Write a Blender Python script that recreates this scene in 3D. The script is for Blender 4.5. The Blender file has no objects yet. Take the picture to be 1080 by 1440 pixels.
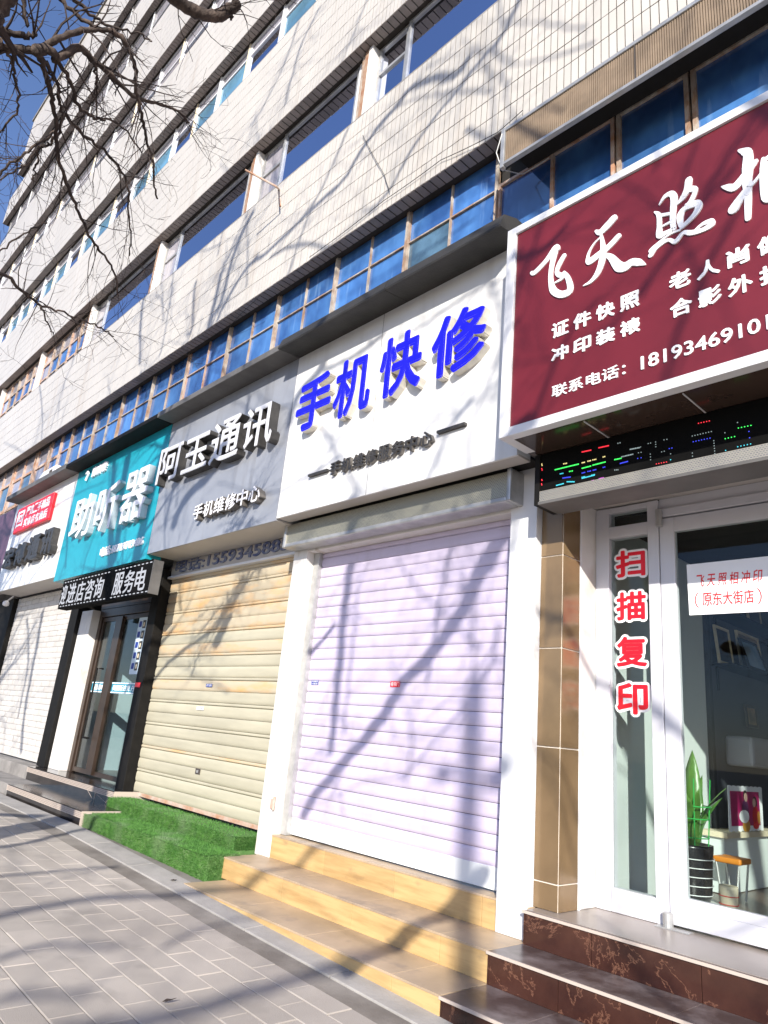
import bpy, bmesh, math, random
import numpy as np
from mathutils import Vector, Matrix
random.seed(7); rs = np.random.RandomState(7)
SC = bpy.context.scene
COL = SC.collection
# ------------------------------------------------------------------ camera
H = 1.4                                   # eye height above the lowest paving
YAW, PITCH, ROLL, FPX = 0.836879113, 0.306632526, 0.0953431839, 990.03
def _basis():
    cy, sy, cp, sp = math.cos(YAW), math.sin(YAW), math.cos(PITCH), math.sin(PITCH)
    def rz(v): return Vector((cy*v[0]-sy*v[1], sy*v[0]+cy*v[1], v[2]))
    f = rz((0, cp, sp)); u = rz((0, -sp, cp)); r = rz((1, 0, 0))
    return r*math.cos(ROLL)+u*math.sin(ROLL), u*math.cos(ROLL)-r*math.sin(ROLL), f
CR, CU, CF = _basis()
CP = Vector((0, 0, H))
cam = bpy.data.cameras.new('camera'); co = bpy.data.objects.new('camera', cam); COL.objects.link(co)
m = Matrix((CR, CU, -CF)).transposed().to_4x4(); m.translation = CP
co.matrix_world = m
cam.sensor_fit = 'VERTICAL'; cam.sensor_height = 36.0; cam.lens = FPX/1440*36.0
cam.clip_start = 0.05; cam.clip_end = 2000
SC.camera = co
# sun travels (-.9, 1, -.59)
SUN = Vector((0.9, -1.0, 0.59))           # towards the sun
w = bpy.data.worlds.new("World"); SC.world = w; w.use_nodes = True
nt = w.node_tree; bg = nt.nodes['Background']
sky = nt.nodes.new('ShaderNodeTexSky'); sky.sky_type = 'NISHITA'; sky.sun_disc = False
sky.sun_elevation = math.atan2(SUN.z, math.hypot(SUN.x, SUN.y))
sky.sun_rotation = math.atan2(SUN.x, SUN.y)
sky.altitude = 300; sky.air_density = 1.0; sky.dust_density = 0.6; sky.ozone_density = 2.5
tint = nt.nodes.new('ShaderNodeMix'); tint.data_type = 'RGBA'; tint.blend_type = 'MULTIPLY'; tint.inputs[0].default_value = 1
tint.inputs[7].default_value = (1.0, 1.0, 1.18, 1)
nt.links.new(sky.outputs[0], tint.inputs[6]); nt.links.new(tint.outputs[2], bg.inputs[0]); bg.inputs[1].default_value = 0.115
sl = bpy.data.lights.new('sun', 'SUN'); sl.energy = 4.7; sl.angle = math.radians(0.5); sl.color = (1.0, 0.94, 0.85)
so = bpy.data.objects.new('sun', sl); COL.objects.link(so)
so.rotation_euler = SUN.to_track_quat('Z', 'Y').to_euler(); so.location = (6, -8, 12)
SC.view_settings.view_transform = 'Standard'; SC.view_settings.look = 'None'
SC.view_settings.exposure = 0.74; SC.view_settings.gamma = 1.0; SC.view_settings.use_curve_mapping = False
SC.cycles.max_bounces = 8; SC.cycles.transparent_max_bounces = 12

# ------------------------------------------------------------------ helpers
def ray(x, y): return CF*FPX + CR*(x-540) - CU*(y-720)
def at(x, y, Y):
    r = ray(x, y); return CP + r*(Y/r.y)
def atx(x, y, X):
    r = ray(x, y); return CP + r*(X/r.x)
def atz(x, y, z):
    r = ray(x, y); return CP + r*((z-H)/r.z)
def atd(x, y, d):
    return CP + ray(x, y).normalized()*d
def px(p):
    v = Vector(p)-CP; d = v.dot(CF)
    if d <= 0.05: return None
    return 540+v.dot(CR)/d*FPX, 720-v.dot(CU)/d*FPX

class MB:
    def __init__(s): s.v = []; s.f = []; s.smooth = False
    def box(s, x0, x1, y0, y1, z0, z1):
        n = len(s.v)
        s.v += [(x0,y0,z0),(x1,y0,z0),(x1,y1,z0),(x0,y1,z0),(x0,y0,z1),(x1,y0,z1),(x1,y1,z1),(x0,y1,z1)]
        s.f += [tuple(n+i for i in q) for q in ((0,3,2,1),(4,5,6,7),(0,1,5,4),(1,2,6,5),(2,3,7,6),(3,0,4,7))]
        return s
    def hexa(s, pts):
        n = len(s.v); s.v += [tuple(p) for p in pts]
        s.f += [tuple(n+i for i in q) for q in ((0,3,2,1),(4,5,6,7),(0,1,5,4),(1,2,6,5),(2,3,7,6),(3,0,4,7))]
        return s
    def tube(s, pts, rad, k=6, cap=True):
        pts = [Vector(p) for p in pts]
        if not hasattr(rad, '__len__'): rad = [rad]*len(pts)
        n0 = len(s.v); t = (pts[1]-pts[0]).normalized()
        a = Vector((0,0,1)) if abs(t.z) < .9 else Vector((1,0,0))
        u = t.cross(a).normalized()
        for i, p in enumerate(pts):
            if 0 < i < len(pts)-1: t = (pts[i+1]-pts[i-1])
            elif i: t = pts[i]-pts[i-1]
            t = t.normalized() if t.length > 1e-9 else Vector((0,0,1))
            u = (u-t*u.dot(t)); u = u.normalized() if u.length > 1e-6 else t.orthogonal().normalized()
            w_ = t.cross(u)
            for j in range(k):
                q = 2*math.pi*j/k
                s.v.append(tuple(p+(u*math.cos(q)+w_*math.sin(q))*rad[i]))
        for i in range(len(pts)-1):
            for j in range(k):
                a0 = n0+i*k+j; b0 = n0+i*k+(j+1)%k
                s.f.append((a0, b0, b0+k, a0+k))
        if cap:
            s.f.append(tuple(n0+j for j in reversed(range(k))))
            s.f.append(tuple(n0+(len(pts)-1)*k+j for j in range(k)))
        return s
    def lathe(s, c, prof, k=20):
        n0 = len(s.v); c = Vector(c)
        for r, z in prof:
            for j in range(k):
                q = 2*math.pi*j/k; s.v.append((c.x+r*math.cos(q), c.y+r*math.sin(q), c.z+z))
        for i in range(len(prof)-1):
            for j in range(k):
                a0 = n0+i*k+j; b0 = n0+i*k+(j+1)%k
                s.f.append((a0, b0, b0+k, a0+k))
        s.f.append(tuple(n0+j for j in reversed(range(k))))
        s.f.append(tuple(n0+(len(prof)-1)*k+j for j in range(k)))
        return s
    def prism(s, poly, y0, y1):           # polygon in x,z ; front at y0
        n = len(s.v); k = len(poly)
        s.v += [(p[0], y0, p[1]) for p in poly]+[(p[0], y1, p[1]) for p in poly]
        ar = sum(poly[i][0]*poly[(i+1)%k][1]-poly[(i+1)%k][0]*poly[i][1] for i in range(k))
        fr = tuple(range(n, n+k)); bk = tuple(range(n+2*k-1, n+k-1, -1))
        if ar < 0: fr = fr[::-1]; bk = bk[::-1]
        s.f += [fr, bk]
        for i in range(k):
            j = (i+1)%k; q = (n+i, n+i+k, n+j+k, n+j)
            s.f.append(q if ar > 0 else q[::-1])
        return s
    def mesh(s, name, mat, off=(0,0,0)):
        me = bpy.data.meshes.new(name)
        o = Vector(off)
        if any(o): v = [(a[0]-o.x, a[1]-o.y, a[2]-o.z) for a in s.v]
        else: v = s.v
        me.from_pydata(v, [], s.f); me.update()
        for mm in (mat if isinstance(mat, (list, tuple)) else [mat]): me.materials.append(mm)
        if s.smooth:
            for p in me.polygons: p.use_smooth = True
        return me
    def build(s, name, mat, parent=None, bevel=0, label=None, kind=None):
        off = rootloc(parent)
        o = bpy.data.objects.new(name, s.mesh(name, mat, off)); COL.objects.link(o)
        if parent is not None: o.parent = parent
        if bevel:
            b = o.modifiers.new('b', 'BEVEL'); b.width = bevel; b.segments = 2; b.limit_method = 'ANGLE'
        if label: o['label'] = label
        if kind: o['kind'] = kind
        return o
def rootloc(o):
    p = Vector((0,0,0))
    while o is not None:
        p += o.location; o = o.parent
    return p
def thing(name, label, cat, loc=(0,0,0), group=None):
    o = bpy.data.objects.new(name, None); COL.objects.link(o); o.location = loc
    o.empty_display_size = .2
    o['label'] = label; o['category'] = cat
    if group: o['group'] = group
    return o
def tag(o, label, cat, group=None):
    o['label'] = label; o['category'] = cat
    if group: o['group'] = group
    return o
def piece(name, me, loc, parent):
    o = bpy.data.objects.new(name, me); COL.objects.link(o)
    if parent is not None: o.parent = parent; o.location = Vector(loc)-rootloc(parent)
    else: o.location = loc
    return o
def bx(x0, x1, y0, y1, z0, z1): return MB().box(x0, x1, y0, y1, z0, z1)

# ------------------------------------------------------------------ materials
def mat(name, col, rough=.6, metal=0, spec=.5, var=0, scale=3, bump=0, bscale=60, col2=None, stretch=None,
        rnd=0, emit=None, estr=1, coat=0, detail=4, lo=.35, hi=.65, col3=None, scale3=8, amt3=.5, ior=1.5, s3=None, mix3=1.0, soft3=.1):
    m = bpy.data.materials.new(name); m.use_nodes = True
    nt = m.node_tree; p = nt.nodes['Principled BSDF']; L = nt.links.new; N = nt.nodes.new
    p.inputs['Roughness'].default_value = rough; p.inputs['Metallic'].default_value = metal
    p.inputs['Specular IOR Level'].default_value = spec; p.inputs['Coat Weight'].default_value = coat
    p.inputs['IOR'].default_value = ior
    p.inputs['Base Color'].default_value = (*col, 1)
    tc = N('ShaderNodeTexCoord'); geo = N('ShaderNodeNewGeometry')
    vec = geo.outputs['Position']
    if stretch:
        mp = N('ShaderNodeMapping'); mp.inputs['Scale'].default_value = stretch
        L(vec, mp.inputs[0]); vec = mp.outputs[0]
    out = None
    if col2 is not None or var:
        n = N('ShaderNodeTexNoise'); n.inputs['Scale'].default_value = scale; n.inputs['Detail'].default_value = detail
        n.inputs['Roughness'].default_value = .6
        L(vec, n.inputs['Vector'])
        mr = N('ShaderNodeMapRange'); mr.inputs[1].default_value = lo; mr.inputs[2].default_value = hi
        L(n.outputs[0], mr.inputs[0])
        mx = N('ShaderNodeMix'); mx.data_type = 'RGBA'
        c2 = col2 if col2 is not None else tuple(c*(1-var) for c in col)
        mx.inputs[6].default_value = (*col, 1); mx.inputs[7].default_value = (*c2, 1)
        L(mr.outputs[0], mx.inputs[0]); out = mx.outputs[2]
    if col3 is not None:
        n = N('ShaderNodeTexNoise'); n.inputs['Scale'].default_value = scale3; n.inputs['Detail'].default_value = 6
        v3 = vec
        if s3:
            mp = N('ShaderNodeMapping'); mp.inputs['Scale'].default_value = s3; L(geo.outputs['Position'], mp.inputs[0]); v3 = mp.outputs[0]
        L(v3, n.inputs['Vector'])
        mr = N('ShaderNodeMapRange'); mr.inputs[1].default_value = amt3; mr.inputs[2].default_value = amt3+soft3; mr.inputs[4].default_value = mix3
        L(n.outputs[0], mr.inputs[0])
        mx = N('ShaderNodeMix'); mx.data_type = 'RGBA'
        mx.inputs[6].default_value = (*col, 1)
        if out: L(out, mx.inputs[6])
        mx.inputs[7].default_value = (*col3, 1)
        L(mr.outputs[0], mx.inputs[0]); out = mx.outputs[2]
    if rnd:
        oi = N('ShaderNodeObjectInfo'); mr = N('ShaderNodeMapRange')
        mr.inputs[3].default_value = 1-rnd; mr.inputs[4].default_value = 1+rnd*.4
        L(oi.outputs['Random'], mr.inputs[0])
        hs = N('ShaderNodeHueSaturation'); L(mr.outputs[0], hs.inputs['Value'])
        hs.inputs['Color'].default_value = (*col, 1)
        if out: L(out, hs.inputs['Color'])
        out = hs.outputs[0]
    if out: L(out, p.inputs['Base Color'])
    if bump:
        n = N('ShaderNodeTexNoise'); n.inputs['Scale'].default_value = bscale; n.inputs['Detail'].default_value = 6
        L(vec, n.inputs['Vector'])
        b = N('ShaderNodeBump'); b.inputs['Strength'].default_value = min(1, bump); b.inputs['Distance'].default_value = .01
        L(n.outputs[0], b.inputs['Height']); L(b.outputs[0], p.inputs['Normal'])
    if emit:
        p.inputs['Emission Color'].default_value = (*emit, 1); p.inputs['Emission Strength'].default_value = estr
    return m
def mesh_grille_mat(name, col, scale, dark=.03):
    m = mat(name, col, .4, .6); nt = m.node_tree; p = nt.nodes['Principled BSDF']; N = nt.nodes.new; L = nt.links.new
    g = N('ShaderNodeNewGeometry'); mp = N('ShaderNodeMapping'); mp.inputs['Rotation'].default_value = (math.radians(90), 0, 0)
    mp.inputs['Scale'].default_value = (scale, scale, scale)
    L(g.outputs['Position'], mp.inputs[0])
    v = N('ShaderNodeTexBrick'); v.inputs['Scale'].default_value = 1; v.inputs['Mortar Size'].default_value = .13
    v.inputs['Brick Width'].default_value = .8; v.inputs['Row Height'].default_value = .55
    v.inputs['Color1'].default_value = (dark, dark, dark, 1); v.inputs['Color2'].default_value = (dark*1.5, dark*1.5, dark*1.2, 1)
    v.inputs['Mortar'].default_value = (*col, 1)
    L(mp.outputs[0], v.inputs[0]); L(v.outputs[0], p.inputs['Base Color'])
    return m
def glass_mat(name, tint=(1,1,1), refl=1.0, ior=1.5):
    m = bpy.data.materials.new(name); m.use_nodes = True; nt = m.node_tree; nt.nodes.clear(); N = nt.nodes.new; L = nt.links.new
    o = N('ShaderNodeOutputMaterial'); mx = N('ShaderNodeMixShader'); t = N('ShaderNodeBsdfTransparent'); g = N('ShaderNodeBsdfGlossy')
    t.inputs[0].default_value = (*tint, 1); g.inputs['Roughness'].default_value = .01
    lw = N('ShaderNodeLayerWeight'); lw.inputs[0].default_value = .5
    pw = N('ShaderNodeMath'); pw.operation = 'POWER'; pw.inputs[1].default_value = 5; L(lw.outputs['Facing'], pw.inputs[0])
    ma = N('ShaderNodeMath'); ma.operation = 'MULTIPLY_ADD'; ma.inputs[1].default_value = .9; ma.inputs[2].default_value = .022*refl; L(pw.outputs[0], ma.inputs[0])
    L(ma.outputs[0], mx.inputs[0]); L(t.outputs[0], mx.inputs[1]); L(g.outputs[0], mx.inputs[2]); L(mx.outputs[0], o.inputs[0])
    return m
def marble_mat():
    m = mat('brown_marble', (.030,.011,.008), .18, col2=(.07,.028,.018), scale=3, lo=.4, hi=.75, detail=9, rnd=.1)
    nt = m.node_tree; p = nt.nodes['Principled BSDF']; N = nt.nodes.new; L = nt.links.new
    src = p.inputs['Base Color'].links[0].from_socket
    g = N('ShaderNodeNewGeometry'); n = N('ShaderNodeTexNoise'); n.inputs['Scale'].default_value = 3.2; n.inputs['Detail'].default_value = 8; n.inputs['Roughness'].default_value = .62
    n.inputs['Distortion'].default_value = .5; L(g.outputs['Position'], n.inputs[0])
    s1 = N('ShaderNodeMath'); s1.operation = 'SUBTRACT'; s1.inputs[1].default_value = .5; L(n.outputs[0], s1.inputs[0])
    s2 = N('ShaderNodeMath'); s2.operation = 'ABSOLUTE'; L(s1.outputs[0], s2.inputs[0])
    mr = N('ShaderNodeMapRange'); mr.inputs[1].default_value = .0; mr.inputs[2].default_value = .009; mr.inputs[3].default_value = .5; mr.inputs[4].default_value = 0
    L(s2.outputs[0], mr.inputs[0])
    mx = N('ShaderNodeMix'); mx.data_type = 'RGBA'; L(mr.outputs[0], mx.inputs[0]); L(src, mx.inputs[6]); mx.inputs[7].default_value = (.27,.13,.08,1)
    L(mx.outputs[2], p.inputs['Base Color'])
    return m
M = {}
M['tile'] = mat('white_glazed_tile', (.58,.545,.49), .3, var=.10, scale=.9, rnd=.05, stretch=(1,1,.4), col3=(.36,.28,.20), scale3=1.0, amt3=.56, s3=(3.2,1,.35), mix3=.42, soft3=.2, bump=.15, bscale=8)
M['tile_joint'] = mat('tile_joint', (.045,.036,.03), .9, var=.4, scale=6)
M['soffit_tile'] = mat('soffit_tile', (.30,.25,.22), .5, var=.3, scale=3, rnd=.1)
M['concrete'] = mat('concrete', (.30,.28,.26), .9, var=.4, scale=3, bump=.4)
M['darkvoid'] = mat('recess_shade_dark', (.02,.018,.016), .9)  # near-black stands in for shade in recesses and gaps
M['white_wall'] = mat('white_plaster', (.70,.68,.65), .7, var=.12, scale=2.5, bump=.25, bscale=20, col3=(.42,.34,.26), scale3=3, amt3=.58, s3=(3,1,.6), mix3=.5)
M['white_metal'] = mat('white_metal', (.72,.72,.73), .35, var=.06, scale=4)
M['blueglass'] = mat('blue_film_glass', (.03,.10,.30), .06, spec=.9, col2=(.12,.33,.72), scale=1.5, stretch=(1.5,1,1.0), lo=.38, hi=.85, detail=3, rnd=.4, ior=1.9, bump=.03, bscale=3, col3=(.30,.50,.78), scale3=2.6, amt3=.60, s3=(3.5,1,.5), mix3=.28)  # blue film, with sky sheen mixed into its paler patches
M['greyglass'] = mat('grey_blue_glass', (.10,.19,.27), .08, spec=.8, var=.5, scale=4, ior=1.7)
M['mirrorglass'] = mat('dark_mirror_glass', (.66,.72,.88), .015, metal=1.0, rnd=.12, bump=.006, bscale=1.2)
M['paleglass'] = mat('pale_blue_glass', (.14,.32,.46), .05, spec=.8, var=.4, scale=1.5, rnd=.35, ior=1.7)
M['curtainglass'] = mat('curtained_glass', (.40,.38,.42), .08, spec=.8, var=.35, scale=5, stretch=(4,1,.4), rnd=.35, ior=1.7)
M['oldwood'] = mat('peeling_wood', (.46,.42,.36), .8, col2=(.26,.15,.09), scale=9, stretch=(1,1,.5), bump=.5)
M['rust'] = mat('rusty_frame', (.42,.22,.13), .8, col2=(.50,.42,.36), scale=7, bump=.5)
M['brownstrip'] = mat('brown_strip', (.27,.12,.06), .8, col2=(.36,.24,.16), scale=10, bump=.6)
M['cream'] = mat('cream_plaster', (.72,.62,.45), .8, var=.2, scale=4)
M['white_sign'] = mat('white_sign_panel', (.74,.735,.72), .32, var=.07, scale=2, col3=(.50,.47,.42), scale3=1.7, amt3=.54, s3=(4,1,.4), mix3=.35, soft3=.2)
M['grey_sign'] = mat('grey_sign_panel', (.34,.355,.39), .35, metal=.2, var=.12, scale=1.2, col3=(.24,.24,.25), scale3=1.6, amt3=.55, mix3=.5, s3=(3,1,.5))
M['teal_sign'] = mat('teal_sign_panel', (.012,.33,.42), .35, var=.15, scale=1)
M['red_sign'] = mat('maroon_sign_panel', (.155,.014,.022), .4, var=.2, scale=1.3)
M['purple_sign'] = mat('purple_dark_panel', (.12,.06,.10), .5)
M['blue_letter'] = mat('blue_acrylic', (.012,.010,.72), .3, var=.25, scale=5)
M['letter_side'] = mat('letter_side_cream', (.72,.68,.60), .5, var=.2, scale=8)
M['steel_side'] = mat('letter_side_steel', (.17,.155,.14), .4, metal=.2, var=.3, scale=10)
M['white_letter'] = mat('white_acrylic', (.86,.85,.88), .35)
M['black_letter'] = mat('black_letter', (.05,.047,.045), .5, var=.4, scale=20)
M['red_letter'] = mat('red_vinyl', (.82,.006,.02), .35)
M['white_vinyl'] = mat('white_vinyl', (.88,.88,.88), .4)
M['paper'] = mat('white_paper', (.86,.87,.90), .7, var=.04, scale=6)
M['red_print'] = mat('red_print', (.72,.03,.035), .7)
M['blue_print'] = mat('blue_print', (.02,.05,.30), .6, var=.3, scale=20)
M['canopy'] = mat('grey_flashing', (.035,.033,.03), .6, var=.4, scale=4, bump=.3)
M['cap_grey'] = mat('cap_grey', (.13,.125,.12), .6, var=.3, scale=3)
M['under_grey'] = mat('underside_panel', (.50,.47,.44), .6, var=.1, scale=2)
M['lilac'] = mat('lilac_shutter', (.57,.505,.645), .38, var=.08, scale=3, rnd=.03, stretch=(.3,1,6), bump=.06, bscale=30, col3=(.38,.33,.38), scale3=2.2, amt3=.52, mix3=.35, soft3=.2, s3=(2.2,1,.6))
M['lilac_bar'] = mat('pale_bottom_bar', (.78,.80,.80), .4, var=.06, scale=4)
M['yellow_slat'] = mat('cream_yellow_slat', (.49,.455,.34), .5, var=.15, scale=2.5, rnd=.1, stretch=(.5,1,3), col3=(.34,.23,.12), scale3=9, amt3=.79)
M['rust_slat'] = mat('stained_slat', (.49,.42,.30), .5, col2=(.62,.36,.14), scale=2.2, lo=.48, hi=.75, stretch=(.8,1,3), col3=(.25,.13,.06), scale3=9, amt3=.74)
M['white_slat'] = mat('white_slat', (.60,.57,.53), .5, var=.15, scale=3, rnd=.06)
M['seam'] = mat('dark_seam', (.06,.05,.045), .8)
M['galv'] = mat('galvanised', (.50,.50,.49), .35, metal=.5, var=.25, scale=8)
M['grille'] = mesh_grille_mat('perforated_grille', (.46,.43,.33), 48, .16)
M['grille_fine'] = mesh_grille_mat('fine_grille', (.50,.44,.35), 50, .22)
M['brown_grille'] = mesh_grille_mat('brown_slotted_grille', (.42,.33,.24), 60, .10)
M['yel_tile'] = mat('wood_look_tile', (.56,.38,.17), .5, col2=(.40,.25,.10), scale=3.2, stretch=(.6,3,6), lo=.42, hi=.7, rnd=.08, detail=8, bump=.06, col3=(.22,.15,.09), scale3=4, amt3=.60, mix3=.4, s3=(1,1,2.5))
M['tread'] = mat('tread_tile', (.50,.375,.245), .5, var=.25, scale=2.2, rnd=.05, bump=.08, col3=(.25,.20,.16), scale3=5, amt3=.56, mix3=.5)
M['grout_dark'] = mat('dark_grout', (.10,.08,.06), .9)
M['marble'] = marble_mat()
M['marble_tread'] = mat('brown_marble_tread', (.07,.05,.046), .3, col2=(.26,.22,.22), scale=4.5, lo=.42, hi=.78, detail=9, rnd=.1, bump=.05)
M['black_marble'] = mat('black_marble', (.012,.010,.010), .15, col2=(.035,.03,.028), scale=6, detail=8)
M['nosing'] = mat('nosing_trim', (.50,.42,.36), .45)
M['platform'] = mat('platform_tile', (.30,.255,.225), .3, var=.12, scale=2)
M['bronze_tile'] = mat('bronze_glazed_tile', (.24,.16,.085), .2, var=.3, scale=2.0, metal=.25, rnd=.08)
M['grout_light'] = mat('light_grout', (.80,.72,.62), .8)
M['black_paint'] = mat('black_paint', (.010,.009,.008), .7, spec=.2, var=.4, scale=9)
M['brown_frame'] = mat('brown_frame', (.065,.042,.03), .35, metal=.4, var=.3, scale=8)
M['alu'] = mat('white_aluminium', (.60,.60,.64), .3, var=.04, scale=3)
M['glass'] = glass_mat('clear_glass', (.90,.94,.93), ior=1.5)
M['glass_dark'] = glass_mat('shop_glass', (.80,.88,.90), ior=1.5)
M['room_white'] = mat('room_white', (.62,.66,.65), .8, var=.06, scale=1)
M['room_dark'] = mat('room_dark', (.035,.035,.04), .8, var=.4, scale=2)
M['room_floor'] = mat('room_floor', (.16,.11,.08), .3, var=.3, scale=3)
M['bark'] = mat('dark_bark', (.035,.024,.019), .9, col2=(.115,.082,.064), scale=14, stretch=(1,1,.5), lo=.45, hi=.7, bump=1, bscale=45)
M['twig'] = mat('twig_bark', (.045,.030,.025), .9, var=.4, scale=10)
M['leaf'] = mat('leaf_green', (.035,.11,.018), .35, col2=(.13,.26,.05), scale=6, stretch=(1,1,.3))
M['green_wire'] = mat('green_wire', (.04,.38,.08), .4)
M['pot_black'] = mat('pot_black', (.015,.015,.017), .25)
M['orange'] = mat('orange_plastic', (.65,.22,.02), .45)
M['turf'] = mat('turf_blade', (.035,.125,.016), .75, col2=(.09,.24,.04), scale=20, col3=(.17,.25,.13), scale3=2.2, amt3=.50, mix3=.75, soft3=.15)
M['turf_base'] = mat('turf_base', (.05,.15,.025), .9, col2=(.12,.20,.07), scale=5)
M['cable'] = mat('cable_black', (.03,.028,.025), .7)
M['cable_white'] = mat('cable_white', (.6,.6,.58), .6)
M['redcan'] = mat('red_can', (.5,.015,.015), .35)
def paver_mat():
    m = mat('grey_paver', (.45,.405,.355), .85, col2=(.33,.295,.26), scale=.9, rnd=.10, col3=(.22,.20,.18), scale3=3.5, amt3=.56, mix3=.5, soft3=.16, bump=.35, bscale=220)
    return m
M['paver'] = paver_mat()
M['slat_seam'] = mat('pale_seam', (.38,.35,.32), .7)
M['led_black'] = mat('led_black', (.006,.006,.006), .8, spec=.05)
M['rib'] = mat('brown_rib', (.27,.20,.135), .6, var=.3, scale=6)
M['paver_joint'] = mat('paver_joint', (.27,.245,.215), .95, col2=(.16,.14,.12), scale=2.2, bump=.4)
M['kerbstrip'] = mat('concrete_strip', (.37,.35,.325), .85, var=.2, scale=4, bump=.3)
M['asphalt'] = mat('asphalt', (.06,.06,.06), .9, var=.3, scale=5, bump=.5)
def led_mat(c, s): return mat('led_%d%d%d' % tuple(int(9*x) for x in c), (.02,.02,.02), .5, emit=c, estr=s)

# ------------------------------------------------------------------ text
def glyph_mesh(body, bold=.0, extrude=.05, res=3):
    c = bpy.data.curves.new('txt', 'FONT'); c.body = body; c.extrude = extrude; c.offset = 0; c.resolution_u = res
    c.align_x = 'LEFT'
    o = bpy.data.objects.new('txt', c); COL.objects.link(o)
    dg = bpy.context.evaluated_depsgraph_get(); dg.update()
    me = bpy.data.meshes.new_from_object(o.evaluated_get(dg))
    v = np.array([x.co[:] for x in me.vertices]); f = [tuple(p.vertices) for p in me.polygons]
    bpy.data.objects.remove(o); bpy.data.curves.remove(c); bpy.data.meshes.remove(me)
    if bold > .004:                      # heavier strokes: the outline repeated round a small ring
        n = len(v); K = 9 if bold < .05 else 13; vs = [v]; fs = list(f)
        for k in range(K):
            a = 2*math.pi*k/K+.137; w_ = v.copy(); w_[:,0] += bold*math.cos(a); w_[:,1] += bold*math.sin(a)
            w_[:,2] -= .0004*(k+1)
            fs += [tuple(i+n*(k+1) for i in q) for q in f]; vs.append(w_)
        v = np.concatenate(vs); f = fs
    return v, f
GC = {}
def lettering(name, body, x0, x1, z0, z1, Y, depth, face, parent, side=None, bold=.02, slant=0, label=None):
    """text box fitted to x0..x1, z0..z1; its face stands at Y and it reaches back by depth"""
    key = (body, bold)
    if key not in GC: GC[key] = glyph_mesh(body, bold)
    v, f = GC[key]
    mn = v.min(0); mx = v.max(0)
    u = (v[:,0]-mn[0])/(mx[0]-mn[0]); t = (v[:,1]-mn[1])/(mx[1]-mn[1]); d = (v[:,2]-mn[2])/(mx[2]-mn[2])
    X = x0+u*(x1-x0)+slant*t*(z1-z0); Z = z0+t*(z1-z0); YY = Y+(1-d)*depth
    off = rootloc(parent)
    me = bpy.data.meshes.new(name)
    me.from_pydata(np.stack([X-off.x, YY-off.y, Z-off.z], 1).tolist(), [], f); me.update()
    me.materials.append(face)
    if side:
        me.materials.append(side)
        for p in me.polygons:
            if abs(p.normal.y) < .7: p.material_index = 1
    o = bpy.data.objects.new(name, me); COL.objects.link(o); o.parent = parent
    if label: o['label'] = label
    return o
def row(name, chars, x0, x1, z0, z1, Y, depth, face, parent, gap=.12, **k):
    n = len(chars); wch = (x1-x0)/(n+gap*(n-1))
    for i, c in enumerate(chars):
        if c == ' ': continue
        a = x0+i*wch*(1+gap)
        lettering(name, c, a, a+wch, z0, z1, Y, depth, face, parent, **k)
def brush(strokes, org, sc, Y, depth, mater, parent, toplane):
    """brush strokes: lists of (x, y, halfwidth) in lettering units, turned into thin raised shapes"""
    mb = MB(); e = 0
    for st in strokes:
        P = [toplane(a, b) for a, b, _ in st]
        W = [c*sc for _, _, c in st]
        # resample smoothly
        pts = []; ws = []
        n = len(P)
        for i in range(n-1):
            p0 = P[max(i-1,0)]; p1 = P[i]; p2 = P[i+1]; p3 = P[min(i+2,n-1)]
            for k in range(6):
                t = k/6
                q = [0.5*((2*p1[j])+(-p0[j]+p2[j])*t+(2*p0[j]-5*p1[j]+4*p2[j]-p3[j])*t*t+(-p0[j]+3*p1[j]-3*p2[j]+p3[j])*t**3) for j in (0,1)]
                pts.append(q); ws.append(W[i]*(1-t)+W[i+1]*t)
        pts.append(P[-1]); ws.append(W[-1])
        for i, (p, r) in enumerate(zip(pts, ws)):
            e += 1; y = Y-.00003*(e % 60)
            mb.prism([(p[0]+r*math.cos(a), p[1]+r*math.sin(a)) for a in [k*math.pi/5 for k in range(10)]], y, Y+depth)
            if i:
                a = pts[i-1]; ra = ws[i-1]; dx, dz = p[0]-a[0], p[1]-a[1]; l = math.hypot(dx, dz)
                if l < 1e-6: continue
                nx, nz = -dz/l, dx/l; e += 1; y = Y-.00003*(e % 60)
                mb.prism([(a[0]+nx*ra, a[1]+nz*ra), (a[0]-nx*ra, a[1]-nz*ra), (p[0]-nx*r, p[1]-nz*r), (p[0]+nx*r, p[1]+nz*r)], y, Y+depth)
    return mb.build('brush_character', mater, parent)

# ------------------------------------------------------------------ ground
def gz(x): return .14-.033*(min(max(x, -7.8), 2)+5.5)
def struct(o): o['kind'] = 'structure'; return o
mb = MB()
xs = [-400,-60,-30,-15,-7.8,-5,-2,0,2,8,40,400]; ys = [-400,-60,-20,-6.0]
for x0, x1 in zip(xs, xs[1:]):
    for y0, y1 in zip(ys, ys[1:]):
        n = len(mb.v); mb.v += [(x, y, gz(x)-.16) for x, y in ((x0,y0),(x1,y0),(x1,y1),(x0,y1))]; mb.f.append((n,n+1,n+2,n+3))
struct(mb.build('road', M['asphalt']))
mb = MB()
for x0, x1 in zip(xs, xs[1:]):
    z0, z1 = gz(x0)-.018, gz(x1)-.018
    mb.hexa([(x0,-6.0,z0-.2),(x1,-6.0,z1-.2),(x1,60,z1-.2),(x0,60,z0-.2),(x0,-6.0,z0),(x1,-6.0,z1),(x1,60,z1),(x0,60,z0)])
pave = struct(mb.build('pavement', M['paver_joint']))
mb = MB()
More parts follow.
